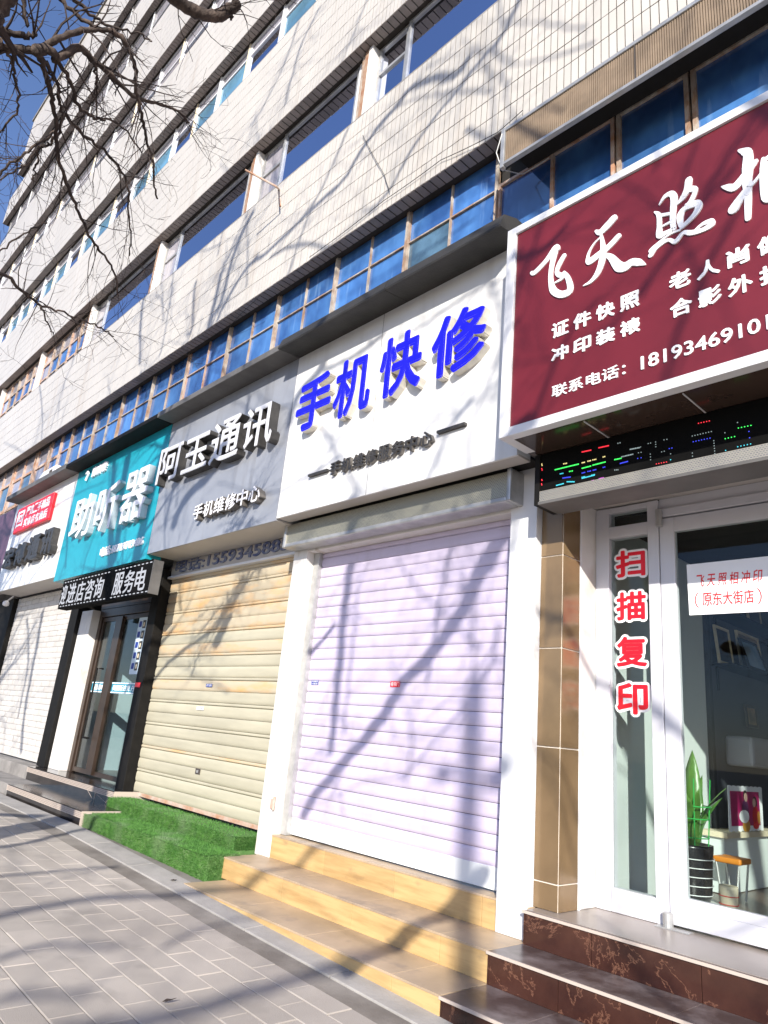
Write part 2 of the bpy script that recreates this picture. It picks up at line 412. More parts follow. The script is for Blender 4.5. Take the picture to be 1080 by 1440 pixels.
for x0, x1 in zip(xs, xs[1:]):
    z0, z1 = gz(x0)+.004, gz(x1)+.004
    mb.hexa([(x0,-6.18,z0-.3),(x1,-6.18,z1-.3),(x1,-6.002,z1-.3),(x0,-6.002,z0-.3),(x0,-6.18,z0),(x1,-6.18,z1),(x1,-6.002,z1),(x0,-6.002,z0)])
struct(mb.build('kerb', M['kerbstrip']))
# pavers : rows .17 deep, .345 long, running bond
PL, PW, J = .345, .171, .0042
cand = []
for r in range(29):
    y0 = -1.88+r*PW
    if y0+PW > 3.07: break
    shift = (.0 if r % 2 else PL/2)+random.uniform(-.015,.015)
    for c in range(-75, 30):
        x0 = c*PL+shift
        cand.append((x0, y0))
def vis(x, y):
    q = px((x, y, gz(x))); return q and -60 < q[0] < 1140 and q[1] < 1500
near = sorted([c for c in cand if vis(c[0]+.17, c[1]+.08)], key=lambda c: math.hypot(c[0]+.17, c[1]))[:300]
ns = set(near)
def paver_pts(mb, x0, y0, dz):
    x1 = x0+PL-J; y1 = y0+PW-J; b = .004
    za, zb = gz(x0)+dz, gz(x1)+dz
    n = len(mb.v)
    mb.v += [(x0,y0,za-.03),(x1,y0,zb-.03),(x1,y1,zb-.03),(x0,y1,za-.03),(x0,y0,za-b),(x1,y0,zb-b),(x1,y1,zb-b),(x0,y1,za-b),
             (x0+b,y0+b,za),(x1-b,y0+b,zb),(x1-b,y1-b,zb),(x0+b,y1-b,za)]
    mb.f += [tuple(n+i for i in q) for q in ((8,9,10,11),(4,5,9,8),(5,6,10,9),(6,7,11,10),(7,4,8,11),(0,1,5,4),(1,2,6,5),(2,3,7,6),(3,0,4,7))]
for x0, y0 in near:
    mb = MB(); paver_pts(mb, x0, y0, -.013+random.uniform(-.0025,.0025)); o = mb.build('paver', M['paver'], pave)
mb = MB()
for c in cand:
    if c not in ns and c[0] > -26: paver_pts(mb, c[0], c[1], -.013+random.uniform(-.0025,.0025))
mb.build('paver', M['paver'], pave, kind='stuff')
# concrete edging strip beside the steps
for k in range(14):
    x1 = -2.6-k*.9; x0 = x1-.892
    MB().hexa([(x0,3.075,gz(x0)-.1),(x1,3.075,gz(x1)-.1),(x1,3.30,gz(x1)-.1),(x0,3.30,gz(x0)-.1),(x0,3.075,gz(x0)-.006),(x1,3.075,gz(x1)-.006),(x1,3.30,gz(x1)+.006),(x0,3.30,gz(x0)+.006)]).build('edging_slab', M['kerbstrip'], pave, bevel=.004)

# ------------------------------------------------------------------ steps
def slabs(parent, name, x0, x1, L, y0, y1, z0, z1, mater, gap=.003, start=None, tread=False):
    x = x0
    cuts = [x0]
    c = start if start is not None else x0+L
    while c < x1-.02: cuts.append(c); c += L
    cuts.append(x1)
    for a, b in zip(cuts, cuts[1:]):
        bx(a+gap/2, b-gap/2, y0, y1, z0, z1).build(name, mater, parent, bevel=.0015)
def flight(label, x0, x1, x0s, levels, core, riser, treadm, L, nose=None, start=None, cat='steps'):
    """levels: (z_top, y_front, y_back, x0)"""
    t = thing('entrance_steps', label, cat, ((x0+x1)/2, levels[0][1], gz((x0+x1)/2)))
    prev = gz(x0)-.3
    for i, (z, yf, yb, xa) in enumerate(levels):
        bx(xa+.012, x1-.001, yf+.012, yb, prev if i == 0 else levels[i-1][0]-.01, z-.012).build('step_core', core, t)
        zr = prev if i == 0 else levels[i-1][0]+.0005
        slabs(t, 'riser_tile', xa+.012, x1, L, yf, yf+.011, zr, z-.0125, riser, start=start)
        if xa+.5 < x1:
            bx(xa, xa+.0115, yf+.001, yb, zr, z-.0125).build('riser_tile', riser, t)
        y2 = yb
        slabs(t, 'tread_tile', xa-.002, x1, L, yf-.004, y2, z-.012, z, treadm, start=start)
        if nose:
            bx(xa-.004, x1, yf-.012, yf-.0045, z-.014, z+.001).build('nosing', nose, t)
    return t
X3 = -2.79
flight('pale yellow wood-look tiled steps in front of the lilac roller shutter', -5.62, X3, -5.5,
       [(.148, 3.23, 3.63, -5.52), (.31, 3.617, 4.01, -5.63), (.493, 4.0, 4.25, -5.485)], M['grout_dark'], M['yel_tile'], M['tread'], .8, start=-4.75)
# the top yellow riser only reaches the right pillar
flight('dark brown veined marble steps below the photo shop door', X3, 4.0, X3,
       [(.145, 3.23, 3.62, X3+.004), (.31, 3.61, 3.95, X3+.003), (.49, 3.93, 4.62, -2.78)], M['grout_dark'], M['marble'], M['marble_tread'], .6, nose=M['nosing'], start=-2.33)
bx(-2.77, 4, 3.945, 4.62, .4905, .4935).build('platform_slab', M['platform'], bpy.data.objects['entrance_steps.001'])
# black marble steps with ribbed nosing (teal shop)
t = thing('entrance_steps', 'black marble steps with ribbed pale nosings at the glass door under the teal sign', 'steps', (-9.6, 3.3, .2))
for z, yf, yb, xa, xb in ((.352, 3.33, 3.86, -10.55, -8.02), (.51, 3.83, 4.3, -11.45, -8.42)):
    bx(xa, xb, yf+.01, yb, z-.4, z-.004).build('step_block', M['black_marble'], t)
    bx(xa-.005, xb+.005, yf, yb, z-.0035, z).build('tread_tile', M['black_marble'], t)
    for k in range(4):
        bx(xa-.005, xb+.005, yf-.004, yf+.0095, z-.024-k*.016, z-.014-k*.016).build('nosing', M['nosing'], t)
    bx(xb+.001, xb+.008, yf+.002, yb-.01, z-.18, z-.004).build('edge_trim', M['nosing'], t)
for (a, b) in (((-9.2,.47),(-9.0,.36)),((-8.95,.47),(-8.95,.36)),((-8.95,.46),(-8.62,.37)),((-8.5,.46),(-8.62,.36))):
    MB().tube([(a[0],3.836,a[1]-.03),(b[0],3.836,b[1]+.0)], .0025, 4).build('scratch', M['nosing'], t)
t = thing('entrance_steps', 'grey stone threshold step under the white slatted shutter at far left', 'steps', (-13.3, 3.8, .3))
bx(-30, -11.47, 3.86, 4.2, .1, .5).build('step_block', M['concrete'], t, bevel=.01)
bx(-30, -10.57, 3.40, 3.855, .1, .33).build('step_block', M['concrete'], t, bevel=.01)

# artificial turf steps
t = thing('turf_covered_steps', 'bright green artificial turf laid over steps below the yellow shutter', 'steps', (-6.9, 3.35, .17))
tb = MB(); tb.hexa([(-8.0,3.36,0),(-5.60,3.465,0),(-5.60,3.78,0),(-8.0,3.78,0),(-8.0,3.36,.325),(-5.60,3.465,.325),(-5.60,3.78,.325),(-8.0,3.78,.325)]); tb.box(-8.41, -5.72, 3.77, 4.1, .1, .445); tb.build('turf_backing', M['turf_base'], t, bevel=.02)
n = 42000
V = []; F = []
def blades(count, fn, nrm):
    for _ in range(count):
        p = fn(); a = random.uniform(0, math.pi); h = random.uniform(.008,.02); wd = .0022
        tx, ty = math.cos(a)*wd, math.sin(a)*wd
        lean = Vector((random.uniform(-.6,.6), random.uniform(-.6,.6), random.uniform(-.4,.6)))*h*.6+Vector(nrm)*h
        k = len(V)
        if abs(nrm[2]) > .5: base = ((p[0]-tx,p[1]-ty,p[2]),(p[0]+tx,p[1]+ty,p[2]))
        else: base = ((p[0]-tx,p[1],p[2]-ty),(p[0]+tx,p[1],p[2]+ty))
        V.extend([base[0], base[1], (p[0]+lean.x, p[1]+lean.y, p[2]+lean.z)]); F.append((k,k+1,k+2))
def tfront():
    u = random.random(); return (-8.0+2.4*u, 3.36+.105*u, random.uniform(.12,.33))
blades(17000, lambda: (random.uniform(-8.0,-5.6), random.uniform(3.42,3.78), .325), (0,0,1))
blades(16000, tfront, (0,-1,.25))
blades(3000, lambda: (-5.60, random.uniform(3.46,3.78), random.uniform(.12,.33)), (.9,-.3,.25))
blades(2500, lambda: (-5.72, random.uniform(3.77,4.0), random.uniform(.33,.445)), (.9,-.3,.25))
blades(12000, lambda: (random.uniform(-8.41,-5.72), 3.77, random.uniform(.325,.45)), (0,-1,.25))
blades(5000, lambda: (random.uniform(-8.41,-5.72), random.uniform(3.77,4.1), .445), (0,0,1))
mb = MB(); mb.v = [(a[0]+6.9, a[1]-3.35, a[2]-.17) for a in V]; mb.f = F
me = mb.mesh('turf_blades', M['turf']); o = bpy.data.objects.new('turf_blades', me); COL.objects.link(o); o.parent = t; o['kind'] = 'stuff'

# ------------------------------------------------------------------ building
B = thing('apartment_building', 'long white tiled seven storey building with ribbon windows above the row of shops', 'building', (-12, 4.3, 0))
XR, XL = 5.0, -29.3
bands = [(6.77, 8.52), (9.86, 11.82), (13.15, 15.0), (16.35, 18.3), (19.9, 21.1), (22.4, 25.3)]
YB = 3.95
for i, (z0, z1) in enumerate(bands):
    bx(XL, XR, YB+.0045, YB+.22, z0+.008, z1-.006).build('parapet_wall', M['tile_joint'], B)
    bx(XL, XR, YB+.003, 4.20, z1-.006, z1+.02).build('sill', M['concrete'], B)
bx(XL+.02, XR-.02, 4.36, 13, 5.0, 25.2).build('wall_core', M['concrete'], B)
bx(XL-.1, XR+.1, 3.9, 13.1, 25.3, 25.42).build('roof', M['concrete'], B)
# tiles
TP, TZ = .0705, .2485
tmesh = bx(0, TP-.0085, 0, .014, 0, TZ-.0085).mesh('wall_tile', M['tile'])
big = MB(); count = 0
allv = []; 
near_tiles = []
for i, (z0, z1) in enumerate(bands):
    nr = int(round((z1-z0)/TZ)); tz = (z1-z0)/nr
    nc = int((XR-XL)/TP)
    for r in range(nr):
        for c in range(nc):
            x = XR-(c+1)*TP; z = z0+r*tz
            if i == 0 and -5.3 < x < -.6: near_tiles.append((x, z))
            else: allv.append((x, z, tz-.0085))
near_tiles.sort(key=lambda q: abs(q[0]-(-.9)-0)+abs(q[1]-7.5)*.6)
def seen(q):
    p = px((q[0], YB, q[1])); return p and -10 < p[0] < 1090 and -20 < p[1] < 1450
nt_vis = [q for q in near_tiles if seen(q)]
keep = set(nt_vis[:300])
for q in near_tiles:
    if q in keep: piece('wall_tile', tmesh, (q[0], YB+random.uniform(-.0012,.0012), q[1]), B)
    else: allv.append((q[0], q[1], TZ-.0085))
A = np.array(allv); n = len(A); j = rs.uniform(-.0012,.0012,n)
w_ = TP-.0085; y0 = YB+j; y1 = np.full(n, YB+.0135)
x0 = A[:,0]; x1 = x0+w_; z0 = A[:,1]; z1 = z0+A[:,2]
ver = np.stack([np.stack(p, 1) for p in ((x0,y0,z0),(x1,y0,z0),(x1,y1,z0),(x0,y1,z0),(x0,y0,z1),(x1,y0,z1),(x1,y1,z1),(x0,y1,z1))], 1).reshape(-1,3)
ver -= np.array(B.location[:])
fq = np.array([(4,5,6,7),(0,3,2,1),(0,1,5,4),(1,2,6,5),(3,0,4,7)])
fac = (fq[None]+8*np.arange(n)[:,None,None]).reshape(-1,4)
me = bpy.data.meshes.new('wall_tile')
me.vertices.add(len(ver)); me.vertices.foreach_set('co', ver.ravel())
me.loops.add(fac.size); me.loops.foreach_set('vertex_index', fac.ravel())
me.polygons.add(len(fac)); me.polygons.foreach_set('loop_start', np.arange(0, fac.size, 4)); me.polygons.foreach_set('loop_total', np.full(len(fac), 4))
me.update(calc_edges=True); me.shade_flat(); me.materials.append(M['tile'])
o = bpy.data.objects.new('wall_tile', me); COL.objects.link(o); o.parent = B; o['kind'] = 'stuff'
# soffit tiles
SP = .102
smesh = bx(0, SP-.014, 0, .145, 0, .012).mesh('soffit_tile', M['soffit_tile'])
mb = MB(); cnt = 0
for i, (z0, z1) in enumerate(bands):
    bx(XL, XR, YB+.16, 4.36, z0+.02, z0+.10).build('slab_underside', M['darkvoid'] if i < 2 else M['soffit_tile'], B)  # lower two: recess shade put in as near-black colour
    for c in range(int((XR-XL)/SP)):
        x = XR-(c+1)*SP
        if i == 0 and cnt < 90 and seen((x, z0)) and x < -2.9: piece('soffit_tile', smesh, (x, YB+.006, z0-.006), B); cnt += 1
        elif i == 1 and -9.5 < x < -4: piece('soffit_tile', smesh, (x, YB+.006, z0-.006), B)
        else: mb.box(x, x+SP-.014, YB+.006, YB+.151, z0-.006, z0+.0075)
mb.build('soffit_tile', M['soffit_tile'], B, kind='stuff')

def frame_mb(x0, x1, z0, z1, y, w, d, vs=(), hs=()):
    mb = MB()
    mb.box(x0, x0+w, y, y+d, z0, z1); mb.box(x1-w, x1, y, y+d, z0, z1)
    mb.box(x0+w, x1-w, y+.002, y+d, z0, z0+w); mb.box(x0+w, x1-w, y+.002, y+d, z1-w, z1)
    for v in vs: mb.box(v-w/2, v+w/2, y+.001, y+d, z0+w, z1-w)
    for h in hs: mb.box(x0+w, x1-w, y+.004, y+d-.002, h-w/2, h+w/2)
    return mb
def window(x0, x1, z0, z1, y, w, fm, pm, vs=(), hs=(), d=.05, panes=None):
    f = frame_mb(x0, x1, z0, z1, y, w, d, vs, hs).build('window', fm, B)
    xx = [x0]+list(vs)+[x1]; zz = [z0]+list(hs)+[z1]
    k = 0
    for a, b in zip(xx, xx[1:]):
        for c, e in zip(zz, zz[1:]):
            m_ = pm(k) if callable(pm) else pm; k += 1
            tl = random.uniform(-.004, .004)
            yy = y+d*.55
            mb = MB(); mb.hexa([(a,yy+tl,c),(b,yy-tl,c),(b,yy-tl+.006,c),(a,yy+tl+.006,c),(a,yy,e),(b,yy,e),(b,yy+.006,e),(a,yy+.006,e)])
            o = mb.build('pane', m_, f)
    return f
# first-floor blue window strip : bays of two panes
WY = 4.17
xb = -2.27
k = 0
while xb > -14.9:
    x1 = xb; x0 = xb-1.2
    fm = M['oldwood'] if k % 5 else M['rust']
    def pm(i, k=k): return M['greyglass'] if (k == 1 and i == 0) or (k == 11 and i == 2) else M['blueglass']
    if xb > -3.2: window(x0+.01, x1-.01, 5.55, 6.42, WY, .03, fm, M['blueglass'], vs=[x0+.6])
    else: window(x0+.008, x1-.008, 5.72, 6.90, WY, .016, fm, pm, vs=[x0+.6+random.uniform(-.01,.01)], hs=[6.38])
    xb -= 1.2; k += 1
for a, b in ((-2.27,-1.66),(-1.66,-.9),(-.9,0),(0,1.2)):
    window(a+.01, b-.01, 5.55, 6.42, WY, .035, M['oldwood'], M['blueglass'])
bx(-3.46, XR, 4.22, 4.355, 6.43, 6.77).build('recess_shade_fill', M['darkvoid'], B)  # dark block in place of the shaded recess over the panes
bx(-34, XR, 4.19, 4.355, 5.0, 5.715).build('under_window_wall', M['concrete'], B)
# posts between the bays
for i in range(11):
    x = -3.47-1.2*i
    bx(x-.016, x+.016, WY-.02, WY+.0, 5.72, 6.86).build('window_post', M['oldwood'], B)
# older rusty windows at the far left of that strip
for a in (-16.4, -18.0, -19.6, -21.2):
    window(a, a+1.5, 5.6, 6.9, WY, .06, M['rust'], lambda i: M['curtainglass'] if i != 2 else M['greyglass'], vs=[a+.75], hs=[6.35])
# second floor (z 8.5 - 9.83): piers and large panes
pier = [-2.35, -5.66, -8.28, -11.5, -14.75, -18.0, -21.3, -24.5, -27.5]
for x in pier:
    bx(x-.05, x+.03, 4.07, 4.355, 8.52, 9.85).build('pier', M['brownstrip'], B)
    bx(x+.031, x+.10, 4.06, 4.355, 8.52, 9.85).build('pier', M['white_wall'], B)
    bx(x-.13, x-.051, 4.09, 4.355, 8.52, 9.85).build('pier', M['oldwood'], B)
for i, (a, b) in enumerate(zip(pier, pier[1:])):
    x1 = a-.135; x0 = b+.105
    if i < 4:
        s = x0+.55
        window(x0, s, 8.54, 9.85, 4.17, .04, M['galv'], M['curtainglass'] if i else M['mirrorglass'], hs=[9.4])
        window(s+.01, x1-.12, 8.54, 9.85, 4.15, .035, M['galv'], M['mirrorglass'])
        window(x1-.11, x1, 8.54, 9.85, 4.14, .035, M['white_metal'], M['mirrorglass'])
    else:
        nn = 5; st = (x1-x0)/nn
        for q in range(nn):
            window(x0+q*st, x0+(q+1)*st-.01, 8.54, 9.85, 4.16, .04, M['oldwood'] if q % 3 else M['rust'], lambda i: M['blueglass'] if i < 2 else M['curtainglass'], hs=[9.0, 9.42])
# third floor: white frames, pale blue panes
def ribbon(z0, z1, step, x_start, fm, lower, upper, tr, cream=True):
    x = x_start; k = 0
    while x-step > XL:
        st = step*random.uniform(.9, 1.1)
        pm = (lambda i: lower(k) if i == 0 else upper)
        window(x-st+.022, x-.023, z0+.01, z1-.02, 4.14, .04, fm, pm, hs=[tr])
        bx(x-.022, x+.021, 4.12, 4.355, z0, z1).build('mullion', M['cream'] if (cream and k % 2 == 0) else M['white_metal'], B)
        x -= st; k += 1
ribbon(11.84, 13.15, 1.0, -5.4, M['white_metal'], lambda k: M['paleglass'] if k % 3 else M['mirrorglass'], M['curtainglass'], 12.85)
ribbon(15.02, 16.35, 1.25, -8.0, M['white_metal'], lambda k: M['mirrorglass'] if k % 2 else M['curtainglass'], M['curtainglass'], 15.9)
ribbon(18.32, 19.9, 1.4, -9.0, M['galv'], lambda k: M['curtainglass'], M['curtainglass'], 19.3, False)
ribbon(21.12, 22.4, 1.6, -12.0, M['galv'], lambda k: M['greyglass'], M['curtainglass'], 21.9, False)
# rusty rod bracket sticking out of the parapet
a = at(392, 266, 3.95); b = at(346, 240, 3.95)+Vector((0, -.5, .1))
t = thing('rusty_rod', 'thin rusty iron rod sticking out above the second white parapet', 'rod', a)
MB().tube([at(394,290,3.94), a, at(388,262,3.7), at(345,239,3.35)], .014, 6).build('rod', M['rust'], t)
# cables stapled on the tiled band
def cable(label, pts, r=.004, m_='cable', grp=None):
    mb = MB(); P = []
    for i in range(len(pts)-1):
        a, b = Vector(pts[i]), Vector(pts[i+1])
        for q in range(6): P.append(a.lerp(b, q/6)+Vector((0, 0, -math.sin(q/6*math.pi)*.012*(a-b).length)))
    P.append(Vector(pts[-1])); mb.tube(P, r, 5)
    return tag(mb.build('cable', M[m_]), label, 'cable', grp)
cable('black cable running slantwise down the white tiled parapet above the teal sign', [at(510,190,3.93), at(540,245,3.93), at(548,270,3.93)], .0035)
cable('thin cable drooping along the lowest edge of the tiled parapet', [at(735,155,3.93), at(700,186,3.92), at(620,225,3.93), at(540,282,3.93), at(435,362,3.93)], .004)
cable('thin dark cable hanging across the blue windows below the parapet corner', [at(366,415,3.93), at(340,440,4.0), at(312,470,4.15)], .004)
cable('white cable looping from the long brown grille to the window post', [at(706,188,3.78), at(698,215,3.8), at(706,238,3.85), at(735,245,4.1), at(772,222,4.15)], .005, 'cable_white')

# brown slotted outdoor grille hung under the parapet on the right
t = thing('brown_grille_box', 'long brown slotted grille box in a silver frame hung beneath the white tiled parapet', 'grille', (-1.5, 3.8, 6.3))
bx(-3.10, 3.0, 3.812, 3.83, 6.18, 6.52).build('grille_panel', M['seam'], t)
mb = MB()
for k in range(330): mb.box(-3.095+k*.0185, -3.095+k*.0185+.0125, 3.80, 3.8115, 6.18, 6.52)
mb.build('grille_slat', M['rib'], t, kind='stuff')
mb = MB(); mb.box(-3.14, -3.10, 3.785, 3.83, 6.13, 6.56); mb.box(-3.10, 3.0, 3.785, 3.83, 6.15, 6.18); mb.box(-3.10, 3.0, 3.787, 3.83, 6.52, 6.555)
mb.build('frame', M['galv'], t, bevel=.004)
bx(-3.12, 3.0, 3.832, 3.945, 6.40, 6.555).build('grille_void_shade', M['darkvoid'], t)  # dark fill, here and below, for the shaded void behind the grille
bx(-3.12, 3.0, 3.946, 4.17, 6.40, 6.76).build('grille_void_shade', M['darkvoid'], t)
for x in (-1.9, -.6):
    bx(x, x+.006, 3.792, 3.799, 6.18, 6.52).build('joint', M['seam'], t)

# ------------------------------------------------------------------ ground floor walls and pillars
def wall(label, x0, x1, y0, y1, z0, z1, m_, name='wall_pier', bev=.006, cat='pillar'):
    return tag(bx(x0, x1, y0, y1, z0, z1).build(name, m_, None, bevel=bev), label, cat)
left_pillar = wall('white plastered pillar between the yellow and lilac shutters', -5.71, -5.49, 3.992, 4.36, .30, 3.33, M['white_wall'])
wall('white metal clad pillar between lilac shutter and bronze tiled column', -3.03, -2.80, 3.985, 4.36, .3105, 3.36, M['white_metal'])
wall('black pilaster between the teal shop door and yellow shutter', -8.80, -8.58, 4.0, 4.36, .44, 3.2, M['black_paint'])
wall('black pilaster right of the white slatted shutter', -11.62, -11.30, 4.0, 4.36, .51, 3.2, M['black_paint'])
wall('narrow white pier left of the glass shop door', -11.29, -10.86, 4.06, 4.36, .51, 2.82, M['white_wall'])
wall('black wall section at the left end of the shops', -22, -15.0, 4.05, 4.36, .3, 3.3, M['black_paint'], cat='wall')
back = bx(-34, 5, 4.21, 4.36, 3.36, 5.0).build('upper_shopfront_wall', M['concrete'], B)

# ------------------------------------------------------------------ roller shutters
def shutter(label, x0, x1, y, z0, z1, pitch, m_, bulge=.008, rib=0, bar=.14, barm=None, seams=0, rails=None, stained=None):
    t = thing('roller_shutter', label, 'shutter', ((x0+x1)/2, y, z0))
    if bar: bx(x0, x1, y-.004, y+.02, z0+.012, z0+bar).build('bottom_bar', barm, t, bevel=.003)
    z = z0+bar; k = 0
    meshes = {}
    def slat_mesh(h, m_):
        key = (round(h,4), m_.name)
        if key not in meshes:
            mb = MB(); prof = []
            N_ = 8
            for i in range(N_+1):
                s_ = i/N_; prof.append((-bulge*(1-(2*s_-1)**4)-.0005, s_*(h-.004)))
            prof = [(.012, 0)]+prof+[(.012, h-.004)]
            n = len(prof)
            for x in (x0, x1):
                for yy, zz in prof: mb.v.append((x, yy, zz))
            for i in range(n-1): mb.f.append((i, n+i, n+i+1, i+1))
            mb.f.append(tuple(range(n-1, -1, -1))); mb.f.append(tuple(range(n, 2*n)))
            meshes[key] = mb.mesh('slat', m_)
        return meshes[key]
    while z < z1-.01:
        h = pitch
        if rib and k % 3 == 2: h = rib
        h = min(h, z1-z)
        mm = stained if (stained and (z > z1-.75 or random.random() < .12)) else m_
        o = piece('slat', slat_mesh(h, mm), (0, y+random.uniform(-.0022,.0022), z), t)
        z += h; k += 1
    bx(x0, x1, y+.013, y+.03, z0+.012, z1).build('slat_backing', M['seam'], t)
    if rails:
        for a, b in rails: bx(a, b, y-.05, y+.035, z0, z1).build('guide_rail', M['galv'], t, bevel=.003)
    return t
s1 = shutter('closed lilac roller shutter with pale bottom bar between two white pillars', -5.40, -3.035, 4.13, .495, 3.06, .0985, M['lilac'], bulge=.0085, bar=.15, barm=M['lilac_bar'], rails=[(-5.485,-5.402)])
s2 = shutter('closed cream yellow ribbed roller shutter with rust stains above green turf', -8.57, -5.715, 4.14, .45, 3.10, .118, M['yellow_slat'], bulge=.010, rib=.034, bar=.05, barm=M['rust'], stained=M['rust_slat'])
s3 = shutter('closed white brick-patterned roller shutter left of the black pilaster', -14.98, -11.63, 4.14, .51, 3.30, .092, M['white_slat'], bulge=.004, bar=.05, barm=M['white_slat'])
mb = MB()
for r in range(30):
    for c in range(9):
        x = -14.9+c*.38+(.19 if r % 2 else 0)
        mb.box(x, x+.005, 4.1325, 4.137, .565+r*.092, .645+r*.092)
mb.build('slat_joint', M['slat_seam'], s3, kind='stuff')
# stickers on shutters
def sticker(label, x, z, w, h, col, host_y, txt, par=None, tc=None):
    t = thing('sticker', label, 'sticker', (x, host_y, z))
    bx(x, x+w, host_y-.002, host_y, z, z+h).build('sticker_backing', col, t)
    for i, tx in enumerate(txt):
        hh = h/len(txt)
        lettering('lettering', tx, x+w*.06, x+w*.94, z+h-(i+1)*hh+hh*.15, z+h-i*hh-hh*.12, host_y-.0028, .0006, tc or M['white_vinyl'], t, bold=.0)
    return t
p = at(438, 963, 4.122); sticker('small blue printed sticker low on the left of the lilac shutter', p.x, p.z, .10, .04, M['blue_print'], 4.12, ['开锁换锁','110备案'])
p = at(549, 966, 4.122); sticker('small red sticker in the middle of the lilac shutter', p.x, p.z, .11, .045, M['red_letter'], 4.12, ['卷帘门'])
p = at(290, 966, 4.126); sticker('small blue sticker in the upper part of the yellow shutter', p.x, p.z, .13, .035, M['blue_print'], 4.122, ['开锁'])
p = at(277, 998, 4.126); sticker('torn white and blue sticker below the blue one on the yellow shutter', p.x, p.z, .15, .035, M['paper'], 4.122, ['开锁'], tc=M['blue_print'])
p = at(275, 1088, 4.126); bxk = bx(p.x, p.x+.09, 4.118, 4.124, p.z, p.z+.055).build('shutter_lock', M['seam'], s2)
bx(p.x+.03, p.x+.06, 4.112, 4.118, p.z+.015, p.z+.04).build('shutter_lock', M['galv'], s2)

# roller housing of the lilac shutter
t = thing('shutter_housing', 'galvanised perforated roller housing above the lilac shutter', 'shutter housing', (-4.3, 3.83, 3.1))
bx(-5.66, -2.96, 3.842, 4.0, 3.12, 3.31).build('perforated_panel', M['grille'], t)
mb = MB(); mb.box(-5.70, -5.66, 3.825, 4.0, 3.075, 3.33); mb.box(-2.96, -2.92, 3.825, 4.0, 3.075, 3.33); mb.box(-5.66, -2.96, 3.83, 4.0, 3.075, 3.12)
mb.build('housing_frame', M['galv'], t, bevel=.012)
wall('white lintel between roller housing and lilac shutter', -5.488, -3.032, 4.004, 4.36, 3.055, 3.34, M['white_wall'], 'lintel', cat='lintel')
MB().box(-5.53, -5.487, 3.965, 3.99, .70, .78).build('hinge_plate', M['rust'], left_pillar, bevel=.004)
MB().tube([(-5.49,3.975,.69),(-5.49,3.975,.80)], .012, 8).build('hinge_pin', M['rust'], left_pillar)
# telephone board over yellow shutter
t = thing('telephone_board', 'grey board with faded blue telephone number above the yellow shutter', 'board', (-7, 4.1, 3.1))
bx(-8.57, -5.715, 4.10, 4.2, 3.115, 3.36).build('board_panel', M['under_grey'], t)
lettering('lettering', '电话:15593458858', -8.45, -5.78, 3.15, 3.33, 4.085, .016, mat('faded_blue', (.05,.075,.20), .6, col2=(.22,.24,.30), scale=14), t, bold=.015)
bx(-8.57, -5.715, 4.06, 4.2, 3.085, 3.112).build('board_trim', M['white_metal'], t)

# ------------------------------------------------------------------ fascia signs
def fascia(label, x0, x1, z0, z1, y, m_, depth, under=None, seams=()):
    t = thing('shop_sign', label, 'sign', ((x0+x1)/2, y, z0))
    bx(x0+.002, x1-.002, y, y+.02, z0, z1).build('sign_panel', m_, t)
    bx(x0+.004, x1-.004, y+.0205, y+depth, z0+.002, z0+.018).build('sign_underside', under or M['under_grey'], t)
    bx(x0+.004, x0+.02, y+.0205, y+depth, z0+.0185, z1).build('sign_side', m_, t)
    bx(x1-.02, x1-.004, y+.0205, y+depth, z0+.0185, z1).build('sign_side', m_, t)
    for s_ in seams: bx(s_, s_+.004, y-.0012, y, z0, z1).build('panel_joint', M['cap_grey'], t)
    return t
SZ = 5.09
w1 = fascia('white phone repair sign with large raised blue characters', -5.60, -2.74, 3.32, SZ, 3.65, M['white_sign'], .16, seams=(-4.30,))
bx(-5.58, -2.76, 3.81, 4.2, 3.36, 3.38).build('sign_gap_shade', M['darkvoid'], w1)  # dark sheet in place of the shaded gap behind the sign
for ch, a, b, c, d in (('手',-5.41,-4.86,4.13,4.70),('机',-4.82,-4.30,4.11,4.71),('快',-4.20,-3.68,4.13,4.72),('修',-3.58,-3.01,4.12,4.68)):
    lettering('raised_character', ch, a, b, c, d, 3.575, .0745, M['blue_letter'], w1, side=M['letter_side'], bold=.034)
row('small_character', '手机维修服务中心', -4.80, -3.53, 3.585, 3.715, 3.615, .0345, M['black_letter'], w1, gap=.1, side=M['steel_side'], bold=.03)
for a, b, z in ((-5.12,-4.84,3.645),(-3.49,-3.21,3.665)):
    bx(a, b, 3.615, 3.6498, z, z+.022).build('dash', M['black_letter'], w1)
g1 = fascia('grey phone shop sign with steel-sided white characters', -8.40, -5.605, 3.30, SZ, 3.65, M['grey_sign'], .43)
for ch, a, b, c, d in (('阿',-8.33,-7.72,4.17,4.66),('玉',-7.66,-7.05,4.17,4.62),('通',-7.0,-6.38,4.14,4.66),('讯',-6.33,-5.75,4.15,4.64)):
    lettering('raised_character', ch, a, b, c, d, 3.54, .1095, mat('brushed_face_%d' % (ord(ch) % 97), (.66,.66,.69), .35), g1, side=M['black_letter'], bold=.016)
row('small_character', '手机维修中心', -7.20, -5.84, 3.53, 3.71, 3.57, .0795, M['white_letter'], g1, gap=.08, side=M['steel_side'], bold=.02)
t1 = fascia('teal hearing aid shop sign with big white box characters', -11.66, -8.405, 3.24, SZ, 3.645, M['teal_sign'], .2, under=M['teal_sign'])
for ch, a, b, c, d in (('助',-11.20,-10.38,3.82,4.50),('听',-10.25,-9.50,3.80,4.52),('器',-9.36,-8.56,3.80,4.54)):
    lettering('raised_character', ch, a, b, c, d, 3.555, .0895, M['white_letter'], t1, side=mat('letter_side_pale', (.42,.50,.54), .4), bold=.012)
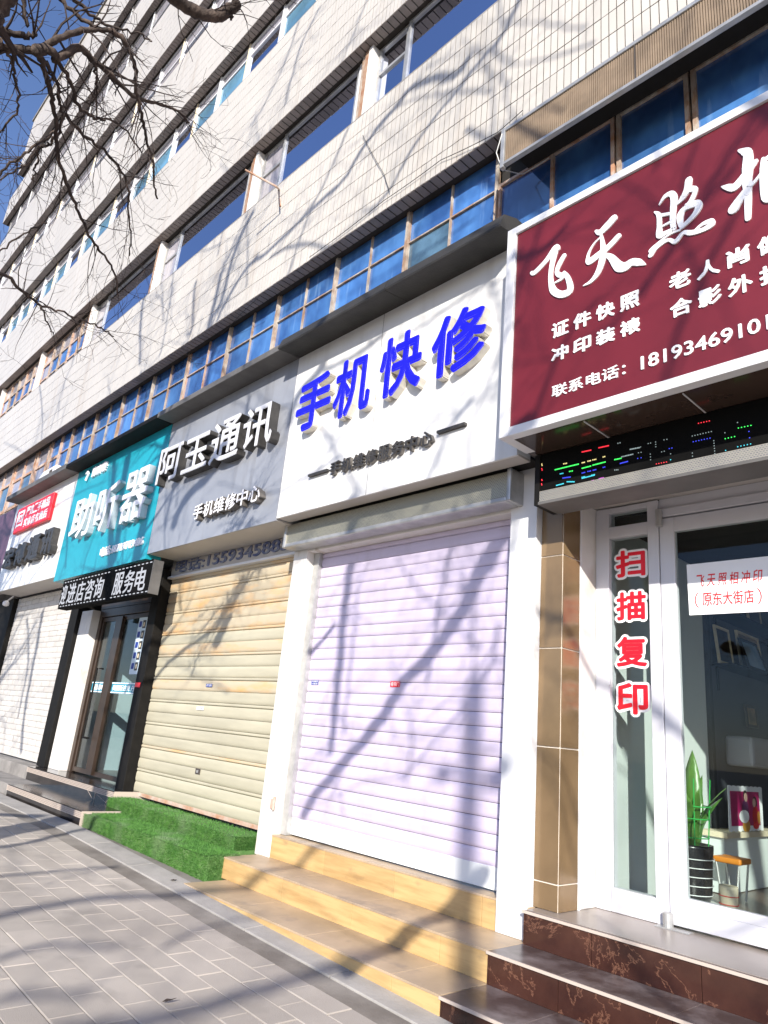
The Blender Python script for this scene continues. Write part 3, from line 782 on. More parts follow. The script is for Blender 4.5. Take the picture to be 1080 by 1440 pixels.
row('small_character', '康亦泰', -10.95, -10.40, 4.85, 5.02, 3.61, .034, M['white_letter'], t1, gap=.05, bold=.03)
MB().tube([(-11.20,3.615,4.96),(-11.13,3.615,4.99),(-11.09,3.615,4.94),(-11.14,3.615,4.88),(-11.16,3.615,4.84)], .018, 6).build('ear_emblem', M['white_letter'], t1)
lettering('lettering', '电话:18719713486', -9.92, -8.55, 3.43, 3.57, 3.625, .019, M['white_letter'], t1, bold=.03)
w2 = fascia('white phone shop sign with black raised characters and red plate', -14.85, -11.665, 3.32, SZ, 3.65, M['white_sign'], .45)
for ch, a, b, c, d in (('宏',-14.45,-13.85,3.70,4.10),('博',-13.78,-13.2,3.70,4.10),('通',-13.12,-12.48,3.70,4.15),('讯',-12.40,-11.85,3.72,4.18)):
    lettering('raised_character', ch, a, b, c, d, 3.54, .1095, M['black_letter'], w2, side=M['black_letter'], bold=.05)
rp = MB().box(-14.45, -12.52, 3.58, 3.649, 4.40, 4.90).build('red_plate', M['red_letter'], w2, bevel=.02)
row('plate_character', '严选二手精品', -13.85, -12.62, 4.66, 4.84, 3.575, .0045, M['white_letter'], rp, gap=.1, bold=.02)
row('plate_character', '实体店有售后', -13.85, -12.62, 4.45, 4.62, 3.575, .0045, M['white_letter'], rp, gap=.1, bold=.02)
lettering('plate_character', '回', -14.33, -13.97, 4.50, 4.82, 3.575, .0045, M['white_letter'], rp, bold=.02)
pz = fascia('dark purple sign board at the far left edge', -19.0, -14.86, 3.4, 5.05, 3.66, M['purple_sign'], .3)
# grey caps / flashing over signs
c1 = tag(bx(-14.85, -11.68, 3.42, 4.18, SZ+.004, SZ+.10).build('roof_ledge', M['cap_grey'], None, bevel=.008), 'grey cap ledge on top of the leftmost white sign', 'ledge')
c2 = tag(bx(-11.67, -8.41, 3.42, 4.18, SZ+.004, SZ+.07).build('roof_ledge', M['black_paint'], None, bevel=.008), 'black cap ledge on top of the teal sign', 'ledge')
c3 = tag(bx(-8.40, -5.61, 3.42, 4.18, SZ+.004, SZ+.08).build('roof_ledge', M['cap_grey'], None, bevel=.008), 'grey cap ledge on top of the grey sign', 'ledge')
def flash(x0, x1):
    mb = MB(); prof = [(4.18,SZ+.16),(3.55,SZ+.15),(3.40,SZ+.09),(3.36,SZ-.02),(3.365,SZ-.035),(3.66,SZ+.004),(4.18,SZ+.02)]
    n = len(prof)
    for x in (x0, x1):
        for a, b in prof: mb.v.append((x, a, b))
    for i in range(n): j_ = (i+1)%n; mb.f.append((i, n+i, n+j_, j_))
    mb.f.append(tuple(range(n-1,-1,-1))); mb.f.append(tuple(range(n,2*n)))
    return mb
t = thing('sign_flashing', 'dark bent metal flashing projecting over the white blue-lettered sign', 'ledge', (-4.2, 3.4, SZ))
for a, b in ((-5.58,-4.0),(-3.995,-2.75)): flash(a, b).build('flashing_sheet', M['canopy'], t)
# white AC box on the cap at left
a = Vector((-13.6, 3.6, SZ+.105))
t = thing('air_conditioner', 'old white air conditioner box lying on the grey ledge beside rusty windows', 'air conditioner', a)
MB().box(a.x-.1, a.x+.75, a.y, a.y+.35, a.z, a.z+.30).build('casing', M['white_metal'], t, bevel=.02)
bx(a.x+.45, a.x+.6, a.y-.004, a.y, a.z+.18, a.z+.24).build('vent', M['seam'], t)

# maroon sign
RY = 3.40
r1 = thing('shop_sign', 'large maroon photo studio sign with white brush characters in a white frame', 'sign', (-1, RY, 3.4))
bx(-2.62, 2.5, RY+.005, RY+.03, 3.40, 4.93).build('sign_panel', M['red_sign'], r1)
mb = MB(); mb.box(-2.70, -2.625, RY-.012, RY+.30, 3.335, 4.99); mb.box(-2.625, 2.5, RY-.012, RY+.06, 3.335, 3.398); mb.box(-2.625, 2.5, RY-.012, RY+.30, 4.932, 4.99)
mb.build('sign_frame', M['white_metal'], r1, bevel=.003)
bx(-2.69, 2.5, RY+.061, 3.80, 3.337, 3.36).build('sign_underside', mat('brown_underside', (.07,.045,.035), .15, var=.2, scale=2), r1)
for p in ((959,557),(820,598)):
    q = at(*p, RY+.07); bx(q.x, q.x+.006, RY+.075, 3.79, 3.331, 3.3365).build('underside_joint', M['white_metal'], r1)
def tp(ox, oy, s):
    def f(a, b):
        q = at(ox+a/s, oy+b/s, RY); return (q.x, q.z)
    return f
PXM = .0049/6
fei = [[(165,500,14),(195,498,24),(290,400,24),(365,295,30),(385,300,24)],
 [(372,300,28),(345,400,24),(328,500,20),(330,580,22),(350,650,30),(410,685,30),(475,668,32),(492,620,26),(470,540,20),(440,500,14)],
 [(440,358,20),(405,420,22),(378,490,17),(400,520,22),(440,525,18),(410,560,12),(355,590,3)]]
tian = [[(708,150,10),(745,160,26),(800,110,34),(858,45,32)], [(898,195,24),(820,280,26),(720,360,30),(655,405,30),(640,370,12),(660,310,8),(700,250,7),(748,205,6)],
 [(752,180,10),(768,280,20),(762,390,28),(725,500,24),(668,575,15),(602,612,3)], [(790,350,14),(840,375,26),(905,450,40),(960,450,38),(1010,415,30),(1070,415,28),(1125,432,5)]]
zhao = [[(163,648,4),(210,580,16),(262,555,22),(288,590,26),(280,700,22),(278,800,20),(286,850,18)],
 [(125,710,6),(160,735,18),(165,820,18),(168,905,26),(220,885,18),(288,850,14)], [(165,740,14),(270,720,12)], [(180,835,6),(265,790,12)],
 [(412,440,26),(400,520,26),(360,590,22),(312,645,5)], [(440,515,24),(470,520,16),(440,600,18),(395,655,10)],
 [(395,650,14),(480,635,26),(495,670,26),(450,745,20),(352,840,14)], [(480,640,20),(380,680,20),(340,740,26),(345,820,18)],
 [(110,1050,6),(85,1040,10),(130,992,8),(250,900,6),(335,862,8)], [(90,1075,18),(130,1020,16),(200,965,14),(250,945,12),(300,960,18),(365,885,14),(430,885,20),(520,865,16),(600,820,22),(600,790,22),(540,805,14),(480,850,8),(455,880,8)]]
xiang = [[(835,190,8),(890,200,30),(912,220,30),(910,330,36),(905,460,30),(912,560,24),(912,660,22),(912,765,18)],
 [(690,497,4),(740,500,22),(800,500,30),(870,420,28),(950,310,26),(985,275,10)], [(790,685,36),(830,620,30),(900,520,20),(970,450,12),(1030,370,6)],
 [(1040,260,12),(1050,330,28),(1052,450,30),(1072,580,34),(1100,600,20)], [(1050,270,14),(1180,190,22),(1260,170,26),(1275,300,26),(1270,470,30)], [(1080,400,10),(1250,320,14)], [(1085,510,10),(1260,420,14)]]
for st, ox, oy in ((fei,720,300),(tian,720,300),(zhao,900,180),(xiang,900,180)):
    brush(st, None, PXM, RY-.003, .008, M['white_vinyl'], r1, tp(ox, oy, 6))
def rrow(chars, xa, xe, z0, z1):
    n = len(chars); w_ = .125; st = (xe-xa)/(n-1)
    for i, c in enumerate(chars):
        a = xa+i*st; lettering('printed_character', c, a, a+w_, z0, z1, RY-.002, .0065, M['white_vinyl'], r1, bold=.03)
rrow('证件快照', -2.31, -1.83, 3.945, 4.055); rrow('冲印装裱', -2.31, -1.83, 3.77, 3.875)
rrow('老人肖像', -1.525, -1.05, 3.955, 4.065); rrow('合影外拍', -1.525, -1.05, 3.775, 3.885)
lettering('lettering', '联系电话：', -2.30, -1.80, 3.515, 3.60, RY-.002, .0065, M['white_vinyl'], r1, bold=.012)
lettering('lettering', '18193469101', -1.705, -1.02, 3.515, 3.60, RY-.002, .0065, M['white_vinyl'], r1, bold=.012)

# ------------------------------------------------------------------ LED boards
t = thing('led_display', 'black scrolling LED display with a perforated strip under the maroon sign', 'led display', (-1, 3.76, 3))
bx(-2.62, 2.5, 3.762, 3.98, 3.062, 3.33).build('display_panel', M['led_black'], t)
bx(-2.62, 2.5, 3.752, 3.98, 2.985, 3.060).build('perforated_strip', M['grille_fine'], t)
bx(-2.625, 2.5, 3.745, 3.99, 2.965, 2.984).build('bottom_rail', M['cap_grey'], t)
bx(-2.66, -2.622, 3.75, 3.98, 2.966, 3.33).build('end_cap', M['black_paint'], t)
cols = {'g': led_mat((0.05,.9,.12), 1.3), 'r': led_mat((.95,.03,.05), 1.2), 'b': led_mat((.05,.07,.9), 1), 'c': led_mat((.05,.65,.8), 1), 'y': led_mat((.9,.75,.3), 1), 'm': led_mat((.8,.1,.8), 1), 'w': led_mat((.4,.5,.5), .5)}
mbs = {k: MB() for k in cols}
def dots(k, x0, y0, x1, y1, wpx=1.2, every=1):     # coordinates of the lit rows, read on the display plane
    a, b = at(x0, y0, 3.76), at(x1, y1, 3.76); n = max(1, int((b-a).length/.0075)); h = wpx*.0024
    for i in range(n+1):
        if i % every: continue
        p = a.lerp(b, i/n); mbs[k].box(p.x-.0025, p.x+.0025, 3.7595, 3.7615, p.z-h, p.z+h)
S = 200/1080
def dl(k, a, b, c, d, **kw): dots(k, 700+a*S, 560+b*S, 700+c*S, 560+d*S, **kw)
for a in (('g',435,543,612,500),('g',722,508,815,484),('g',640,532,705,515),('y',500,498,522,494),('y',640,490,658,486),('y',684,478,704,474),('y',722,468,744,464),('y',800,446,812,443),
          ('c',474,574,494,570),('g',544,556,566,552),('b',494,606,550,598),('b',640,568,660,563),('b',684,556,704,552),('b',724,546,744,542),('b',800,525,812,522),
          ('c',445,662,498,648),('c',526,634,580,634),('c',640,608,732,584),('c',640,600,660,596),('c',714,584,734,580),('m',770,612,800,604),('m',716,626,726,624),
          ('r',640,408,706,394),('r',768,376,840,360),('r',334,535,336,545),('r',332,650,334,658),('y',334,500,336,510),('r',334,618,336,624),
          ('g',888,466,935,456),('w',940,445,1025,425),('w',1005,388,1075,375),('w',888,545,912,543),('b',930,495,985,480),('w',912,342,928,338)):
    dl(*a, wpx=1.5)
def d2(k, a, b, c, d, **kw): dots(k, 880+a*S, 540+b*S, 880+c*S, 540+d*S, **kw)
for a in (('r',552,298,634,280),('w',505,395,660,358),('b',512,438,650,408),('w',668,430,676,528),('g',755,415,838,396),('w',752,370,770,366),('w',848,292,858,288),('g',855,334,950,314),
          ('c',850,476,960,452),('b',935,360,955,356),('b',940,408,960,404),('c',758,504,778,500),('w',170,452,188,448),('w',290,424,312,420),('w',272,515,292,510),('w',340,530,358,526),('r',232,607,318,590),
          ('b',330,490,350,486),('w',35,495,112,478),('w',96,522,116,518),('b',90,565,116,560),('w',0,545,50,535),('w',505,524,507,560),('w',226,440,228,485),('w',186,532,188,575),('c',340,575,356,571)):
    d2(*a, wpx=1.0, every=2)
for k, mb in mbs.items():
    if mb.v: mb.build('lit_diodes', cols[k], t, kind='stuff')
bx(-2.62, 2.5, 3.99, 4.5, 3.14, 3.165).build('recess_ceiling', M['under_grey'], B)

t = thing('led_display', 'white lettered scrolling LED display hung below the teal sign', 'led display', (-9.4, 3.58, 2.7))
bx(-10.92, -7.98, 3.56, 3.70, 2.74, 3.17).build('display_box', M['led_black'], t, bevel=.006)
bx(-7.979, -7.96, 3.565, 3.69, 2.75, 3.16).build('end_cap', M['cap_grey'], t)
wl = led_mat((.82,.83,.9), .5)
for ch, a in (('进',-10.62),('店',-10.29),('咨',-9.96),('询',-9.64),('服',-9.02),('务',-8.69),('电',-8.37)):
    lettering('lit_character', ch, a, a+.285, 2.80, 3.09, 3.5555, .004, wl, t, bold=.008)
lettering('lit_character', '迎', -10.88, -10.68, 2.80, 3.09, 3.5555, .004, wl, t, bold=.008)
mb = MB()
for k in range(26):
    x = -10.85+k*.112
    if k != 15: mb.box(x, x+.055, 3.5565, 3.5595, 3.125, 3.137); mb.box(x+.02, x+.075, 3.5565, 3.5595, 2.765, 2.777)
mb.build('lit_border', wl, t, kind='stuff')

# ------------------------------------------------------------------ teal shop door
t = thing('glass_shop_door', 'brown framed double glass door under the LED display of the teal shop', 'door', (-9.8, 4.2, .51))
mb = MB()
mb.box(-10.86, -10.76, 4.18, 4.26, .51, 2.84); mb.box(-8.90, -8.80, 4.18, 4.26, .51, 2.84); mb.box(-10.76, -8.90, 4.18, 4.26, 2.72, 2.84)
mb.build('door_frame', M['brown_frame'], t, bevel=.004)
for a, b in ((-10.75,-10.06),(-10.05,-8.91)):
    f = frame_mb(a, b, .53, 2.71, 4.20, .06, .04).build('door_leaf', M['brown_frame'], t)
    bx(a+.06, b-.06, 4.215, 4.222, .59, 2.65).build('pane', M['glass_dark'], f)
mb = MB(); mb.box(-10.20,-9.99, 4.17, 4.198, .54, 2.70); mb.build('meeting_stile', M['brown_frame'], t)
mb = MB(); mb.tube([(-10.34,4.19,1.0),(-10.34,4.10,1.0),(-10.34,4.10,1.95),(-10.34,4.19,1.95)], .014, 8); mb.tube([(-10.34,4.10,1.0),(-10.18,4.10,1.0)], .014, 8)
mb.build('door_handle', M['black_paint'], t)
tb = mat('teal_film', (.02,.26,.38), .4)
for a, b, tx in ((-10.68,-10.12,'西嘉助听器'),(-9.98,-8.98,'美国斯达克 丹麦瑞')):
    bx(a, b, 4.208, 4.212, 1.62, 1.77).build('film_strip', tb, t)
    bx(a, b, 4.2065, 4.2075, 1.625, 1.64).build('film_line', M['white_vinyl'], t); bx(a, b, 4.2065, 4.2075, 1.75, 1.765).build('film_line', M['white_vinyl'], t)
    lettering('lettering', tx, a+.04, b-.03, 1.655, 1.735, 4.2055, .002, M['white_vinyl'], t, bold=.02)
ps = thing('portrait_poster', 'pale poster with rows of small dark portrait photos on the glass door', 'poster', (-9.2, 4.21, 1.86))
bx(-9.50, -8.98, 4.206, 4.210, 1.88, 2.68).build('poster_sheet', mat('pale_poster', (.55,.66,.74), .5), ps)
for r in range(5):
    for c in range(3):
        bx(-9.36+c*.125, -9.27+c*.125, 4.203, 4.2055, 1.93+r*.142, 2.04+r*.142).build('portrait_print', M['black_letter'], ps)
        MB().lathe((-9.315+c*.125, 4.2, 1.99+r*.142), [(.018,0),(.018,.002)], 8)
        bx(-9.335+c*.125, -9.295+c*.125, 4.2015, 4.2025, 1.955+r*.142, 2.01+r*.142).build('portrait_print', M['cream'], ps)
    bx(-9.47, -9.39, 4.203, 4.2055, 1.95+r*.142, 2.03+r*.142).build('poster_text', M['blue_print'], ps)
tag(bx(-8.78, -8.64, 3.995, 3.999, 1.70, 1.755).build('sticker', M['red_letter']), 'tiny red sticker on the black pilaster by the glass door', 'sticker')
# interiors: rooms
def room(name, label, x0, x1, y0, y1, z0, z1, wl, wr, wb, fl, ce):
    t = thing(name, label, 'room', ((x0+x1)/2, (y0+y1)/2, z0))
    bx(x0-.1, x0, y0, y1, z0, z1).build('side_wall', wl, t); bx(x1, x1+.1, y0, y1, z0, z1).build('side_wall', wr, t)
    bx(x0, x1, y1, y1+.1, z0, z1).build('back_wall', wb, t); bx(x0-.1, x1+.1, y0, y1+.1, z0-.08, z0-.001).build('floor', fl, t)
    bx(x0-.1, x1+.1, y0, y1+.1, z1+.001, z1+.1).build('ceiling', ce, t)
    return t
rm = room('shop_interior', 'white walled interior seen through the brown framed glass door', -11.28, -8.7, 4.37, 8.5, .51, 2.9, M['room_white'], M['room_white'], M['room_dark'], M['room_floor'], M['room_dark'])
bx(-10.87, -8.79, 4.18, 4.36, 2.845, 3.3).build('door_header', M['brown_frame'], rm)
bx(-10.86, -8.80, 4.27, 4.38, .40, .509).build('threshold', M['black_marble'], rm)
tag(MB().lathe((-9.62, 4.95, .51), [(.07,0),(.075,.02),(.075,.42),(.05,.48),(.02,.52),(.02,.58)], 16).build('fire_extinguisher', M['redcan']), 'red fire extinguisher standing inside the glass door', 'fire extinguisher')
tag(MB().hexa([(-9.42,4.9,.51),(-9.30,4.9,.51),(-9.30,5.0,.51),(-9.42,5.0,.51),(-9.45,5.1,1.0),(-9.33,5.1,1.0),(-9.33,5.2,1.0),(-9.45,5.2,1.0)]).build('folded_stand', M['white_wall']), 'white folded stand beside the red extinguisher', 'stand')

# ------------------------------------------------------------------ photo shop front
def z_(v): return v
DY = 4.47
t = thing('tiled_column', 'bronze glazed tiled column beside the photo shop entrance', 'column', (-2.7, 4.15, .49))
bx(-2.80, -2.628, 4.058, 4.262, .495, 3.33).build('column_core', M['grout_light'], t)
for a, b in ((.497,.64),(.648,1.425),(1.433,2.055),(2.063,2.69),(2.698,3.32)):
    bx(-2.797, -2.629, 4.05, 4.057, a, b).build('tile', M['bronze_tile'], t, bevel=.001)
    bx(-2.627, -2.620, 4.059, 4.26, a, b).build('tile', M['bronze_tile'], t, bevel=.001)
bx(-2.633, -2.618, 4.264, 4.285, .494, 3.14).build('corner_trim', M['white_metal'], t)
wall('white plaster reveal beside the sidelight of the photo shop', -2.80, -2.62, 4.29, 4.62, .494, 3.14, M['white_wall'], cat='wall')
t = thing('aluminium_door', 'white aluminium glass door and sidelight of the photo shop', 'door', (-2, DY, .49))
mb = MB()
mb.box(-2.618, -2.515, DY, DY+.09, .495, 3.13); mb.box(-2.222, -2.145, DY, DY+.09, .495, 3.13)
mb.box(-2.515, -2.222, DY+.003, DY+.088, .495, .63); mb.box(-2.515, -2.222, DY+.003, DY+.088, 2.90, 2.985)
mb.box(-2.145, 1.5, DY+.003, DY+.088, 3.0, 3.06); mb.box(-2.515, -2.222, DY+.003, DY+.088, 3.09, 3.13)
mb.build('door_frame', M['alu'], t, bevel=.004)
bx(-2.145, 1.5, DY+.03, DY+.06, 3.061, 3.139).build('header_panel', M['alu'], t)
bx(-2.515, -2.222, DY+.04, DY+.046, .63, 2.90).build('pane', M['glass'], t)
bx(-2.515, -2.222, DY+.04, DY+.046, 2.985, 3.09).build('pane', M['glass'], t)
for a, b in ((-2.14,-.95),(-.93,.26)):
    f = frame_mb(a, b, .51, 2.99, DY+.01, .10, .05).build('door_leaf', M['alu'], t, bevel=.003)
    bx(a+.1, b-.1, DY+.03, DY+.036, .61, 2.89).build('pane', M['glass'], f)
    if a < -2: bx(a+.1, b-.1, DY+.012, DY+.05, .611, .665).build('bottom_rail', M['alu'], f)
mb = MB(); mb.lathe((-2.14, DY-.02, .495), [(.03,0),(.03,.075),(.02,.08)], 14); mb.build('door_pivot', M['galv'], t)
bx(-2.2, -2.0, DY-.07, DY-.004, .4937, .500).build('floor_plate', M['galv'], t)
mb = MB(); mb.lathe((-2.13, DY-.015, 2.93), [(.022,0),(.022,.12)], 12); mb.build('hinge', M['galv'], t)
# vertical vinyl lettering on sidelight
v = thing('window_lettering', 'red vertical characters with white outlines on the sidelight glass', 'lettering', (-2.36, DY, 2.2))
for ch, c, d in (('扫',2.605,2.815),('描',2.30,2.515),('复',1.985,2.205),('印',1.675,1.895)):
    lettering('outline_character', ch, -2.497, -2.243, c-.008, d+.008, DY+.0365, .002, M['white_vinyl'], v, bold=.11)
    lettering('red_character', ch, -2.480, -2.260, c+.008, d-.008, DY+.0335, .002, M['red_letter'], v, bold=.03)
# notice on the door glass
n_ = thing('paper_notice', 'white paper notice with red print taped on the door glass', 'notice', (-1.7, DY, 2.3))
P = [at(965,794,DY+.02), at(969,865,DY+.02), at(1092,859,DY+.02), at(1088,781,DY+.02)]
mb = MB(); mb.prism([(q.x, q.z) for q in P], DY+.0245, DY+.0255); mb.build('paper_sheet', M['paper'], n_)
row('printed_character', '飞天照相冲印', -1.915, -1.515, 2.495, 2.575, DY+.0235, .0006, M['red_print'], n_, gap=.35, bold=.012, slant=.12)
lettering('lettering', '（', -1.925, -1.90, 2.36, 2.46, DY+.0235, .0006, M['red_print'], n_, bold=0)
row('printed_character', '原东大街店', -1.875, -1.565, 2.37, 2.455, DY+.0235, .0006, M['red_print'], n_, gap=.06, bold=.016)
lettering('lettering', '）', -1.545, -1.52, 2.36, 2.46, DY+.0235, .0006, M['red_print'], n_, bold=0)
# shop room
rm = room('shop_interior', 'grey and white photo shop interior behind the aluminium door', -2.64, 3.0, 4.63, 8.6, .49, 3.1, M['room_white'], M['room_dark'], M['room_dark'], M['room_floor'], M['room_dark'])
bx(-2.639, -2.63, 6.36, 8.6, .492, 3.09).build('dim_wall_sheet', mat('dim_wall_dark', (.055,.058,.07), .7), rm)  # dark colour stands in for the dim far end of this wall
bx(-2.639, -2.60, 6.30, 6.355, .492, 3.09).build('wall_edge', M['room_dark'], rm)
IX = -2.63
# picture shelves on the left wall, frames etc. placed on wall plane X
def on_wall(x, y): return atx(x, y, IX)
def shelf(label, y0, y1, z, dep=.22):
    s = thing('wall_shelf', label, 'shelf', (IX, (y0+y1)/2, z))
    bx(IX, IX+dep, y0, y1, z-.02, z).build('shelf_board', M['black_paint'], s)
    for y in (y0+.12, y1-.12): MB().box(IX, IX+.02, y-.01, y+.01, z-.22, z-.021).build('bracket', M['black_paint'], s)
    return s
shelf('upper black wall shelf behind the paper notice', 6.4, 8.4, 2.72)
shelf('lower black wall shelf holding picture frames', 6.4, 8.4, 2.27)
def pframe(label, y, z, w, h, x, fm, im, tilt=0):
    s = thing('picture_frame', label, 'picture frame', (x, y, z))
    mb = MB(); b = .025
    for a0, a1, c0, c1 in ((y, y+w, z, z+b), (y, y+w, z+h-b, z+h), (y, y+b, z+b, z+h-b), (y+w-b, y+w, z+b, z+h-b)):
        t0 = (c0-z)*tilt; t1 = (c1-z)*tilt
        mb.hexa([(x-t0,a0,c0),(x+.02-t0,a0,c0),(x+.02-t0,a1,c0),(x-t0,a1,c0),(x-t1,a0,c1),(x+.02-t1,a0,c1),(x+.02-t1,a1,c1),(x-t1,a1,c1)])
    mb.build('frame', fm, s)
    MB().hexa([(x-.0,y+.01,z+.01),(x+.012,y+.01,z+.01),(x+.012,y+w-.01,z+.01),(x-.0,y+w-.01,z+.01),(x-h*tilt,y+.01,z+h-.01),(x+.012-h*tilt,y+.01,z+h-.01),(x+.012-h*tilt,y+w-.01,z+h-.01),(x-h*tilt,y+w-.01,z+h-.01)]).build('picture', im, s)
    return s
im_dark = mat('dark_picture', (.05,.04,.03), .4, var=.6, scale=9); im_blue = mat('blue_picture', (.16,.28,.45), .3, col2=(.35,.45,.6), scale=5); im_sep = mat('sepia_picture', (.32,.22,.12), .5, var=.6, scale=12)
pframe('wooden frame with dark landscape picture on the lower shelf', 6.42, 2.275, .32, .34, IX+.06, M['cream'], im_dark, .1)
pframe('beige frame with red picture at the back of the lower shelf', 6.95, 2.275, .55, .38, IX+.05, M['cream'], im_sep, .1)
pframe('black frame with light blue flower picture leaning on the shelf', 6.78, 2.275, .42, .28, IX+.18, M['black_paint'], im_blue, .3)
pframe('small framed print hung high behind the notice', 6.6, 2.725, .4, .30, IX+.05, M['black_paint'], im_sep, .05)
# wedding print with scalloped white border on a desk edge, flat print with simple figures
d_ = thing('desk', 'white desk with dark top edge inside the photo shop', 'desk', (IX+.3, 7, .49))
bx(IX+.005, IX+.22, 6.03, 8.5, .89, .93).build('desk_top', M['cream'], d_); bx(IX+.007, IX+.18, 6.06, 8.5, .495, .889).build('desk_front', M['room_white'], d_)
wp = thing('wedding_print', 'magenta wedding couple print with scalloped white border on the desk', 'photo print', (IX+.42, 7, 1.05))
q = MB(); yA, yB, zA, zB = 6.12, 6.85, .94, 1.27; xq = IX+.20
def yzp(poly, x, name, m_):
    mb = MB(); n = len(poly); mb.v = [(x, a, b) for a, b in poly]+[(x-.003, a, b) for a, b in poly]
    ar = sum(poly[i][0]*poly[(i+1)%n][1]-poly[(i+1)%n][0]*poly[i][1] for i in range(n))
    f1 = tuple(range(n)); f2 = tuple(range(2*n-1, n-1, -1))
    if ar < 0: f1, f2 = f1[::-1], f2[::-1]
    mb.f = [f1, f2]+[(i, n+i, n+(i+1)%n, (i+1)%n) for i in range(n)]
    return mb.build(name, m_, wp)
sc = []
for k in range(40): sc.append((yA+(yB-yA)*k/40, zA-.008*abs(math.sin(k/40*math.pi*8))))
for k in range(40): sc.append((yB-(yB-yA)*k/40, zB+.008*abs(math.sin(k/40*math.pi*8))))
yzp(sc, xq, 'print_border', M['paper'])
yzp([(yA+.05,zA+.035),(yB-.08,zA+.035),(yB-.08,zB-.035),(yA+.05,zB-.035)], xq+.002, 'print_ground', mat('magenta', (.42,.015,.12), .4))
def el(cy, cz, ry, rz, n=14): return [(cy+ry*math.cos(i*2*math.pi/n), cz+rz*math.sin(i*2*math.pi/n)) for i in range(n)]
skin = mat('print_skin', (.72,.48,.38), .5); dk = mat('print_dark', (.03,.02,.02), .5); gold = mat('print_gold', (.65,.32,.05), .5)
for e, nm, m_, dx in ((el(7.30,1.345,.040,.045),'print_hair',dk,.004),(el(7.305,1.335,.032,.035),'print_face',skin,.006),(el(7.29,1.24,.07,.08),'print_coat',mat('print_plum',(.12,.03,.10),.5),.0045),(el(7.25,1.19,.10,.05),'print_fan',M['paper'],.008),(el(7.29,1.12,.075,.05),'print_skirt',gold,.0065),
      (el(7.50,1.30,.045,.045),'print_hair',dk,.0042),(el(7.475,1.295,.030,.034),'print_face',skin,.0065),(el(7.50,1.19,.065,.08),'print_dress',mat('print_red',(.6,.02,.02),.5),.005),(el(7.56,1.18,.03,.05),'print_sleeve',gold,.0062),(el(7.49,1.12,.06,.028),'print_dress',M['red_print'],.0072)):
    yzp([(a-.83, b-.145) for a, b in e], xq+dx, nm, m_)
# grey printer / cushion above desk
tag(MB().box(IX+.006, IX+.24, 6.6, 8.3, 1.43, 1.68).build('wall_heater', mat('grey_plastic', (.30,.30,.34), .4), None, bevel=.03), 'grey rounded appliance mounted above the print on the shop wall', 'appliance')
for k, (y, z, w_, h, im) in enumerate(((7.5,2.275,.3,.36,im_dark),(7.2,2.725,.34,.3,im_dark),(7.0,1.78,.26,.2,im_sep))):
    pframe(['tall dark framed picture at the far end of the lower shelf','dark framed picture at the far end of the upper shelf','small brown framed picture under the lower shelf'][k], y, z, w_, h, IX+.05, [M['black_paint'],M['cream'],M['brown_frame']][k], im, .08)
t = thing('printer', 'dark office printer on a cabinet at the back of the photo shop', 'printer', (-1.9, 7.9, .49))
bx(-2.35, -1.5, 7.6, 8.2, .49, 1.15).build('cabinet', M['room_dark'], t, bevel=.01); bx(-2.2, -1.65, 7.65, 8.15, 1.151, 1.45).build('printer_body', M['black_letter'], t, bevel=.03)
bx(-2.1, -1.75, 7.60, 7.66, 1.18, 1.22).build('paper_tray', M['white_wall'], t)
t = thing('counter', 'low dark counter with papers inside the photo shop', 'counter', (-.6, 6.8, .49))
bx(-1.25, .6, 6.6, 7.1, .49, 1.35).build('counter_front', M['brown_frame'], t, bevel=.01); bx(-1.3, .65, 6.55, 7.15, 1.351, 1.39).build('counter_top', M['room_white'], t)
# plant in black pot
pp = Vector((-2.36, 5.25, .495))
t = thing('potted_plant', 'broad leaved green plant in a black ringed pot with green wire cage', 'plant', pp)
mb = MB(); mb.smooth = True; mb.lathe(pp+Vector((0,0,.045)), [(.12,0),(.135,.05),(.145,.22),(.155,.33),(.155,.35),(.14,.35),(.135,.30)], 28); mb.build('pot', M['pot_black'], t)
mb = MB(); mb.lathe(pp, [(.16,0),(.18,.045),(.175,.05),(.13,.046)], 28); mb.build('saucer', M['white_vinyl'], t)
for k in range(5):
    z = pp.z+.09+.055*k; r = .1375+.0048*k+.0015
    MB().tube([(pp.x+r*math.cos(a), pp.y+r*math.sin(a), z) for a in [i*math.pi/14 for i in range(29)]], .0026, 5, False).build('pot_ring', M['white_vinyl'], t)
mb = MB()
for z, r in ((.44,.13),(.56,.14),(.64,.15)):
    mb.tube([(pp.x+r*math.cos(a), pp.y+r*math.sin(a), pp.z+z) for a in [i*math.pi/12 for i in range(25)]], .004, 5, False)
for k in range(5):
    a = k*2*math.pi/5+.4; mb.tube([(pp.x+.12*math.cos(a), pp.y+.12*math.sin(a), pp.z+.34), (pp.x+.15*math.cos(a), pp.y+.15*math.sin(a), pp.z+.82)], .004, 5)
mb.build('wire_cage', M['green_wire'], t)
def leaf(az, length, lean, wid, z0=.36):
    mb = MB(); mb.smooth = True; n = 10
    d = Vector((math.cos(az), math.sin(az), 0)); s_ = Vector((-math.sin(az), math.cos(az), 0))
    for i in range(n+1):
        u = i/n; p = pp+Vector((0,0,z0))+d*(lean*length*u*u+.03)+Vector((0,0,1))*length*(u-.15*lean*u*u)
        w_ = wid*(math.sin(math.pi*min(1, .12+.9*u**.85))**.7)*(1 if i < n else .15)
        nrm = d*.25
        for q in (-1, 0, 1): mb.v.append(tuple(p+s_*w_*q+d*(abs(q)*.22*w_)))
        
    for i in range(n):
        for q in (0, 1):
            a = i*3+q; mb.f.append((a, a+1, a+4, a+3))
    o = mb.build('leaf', M['leaf'], t); so_ = o.modifiers.new('s', 'SOLIDIFY'); so_.thickness = .003
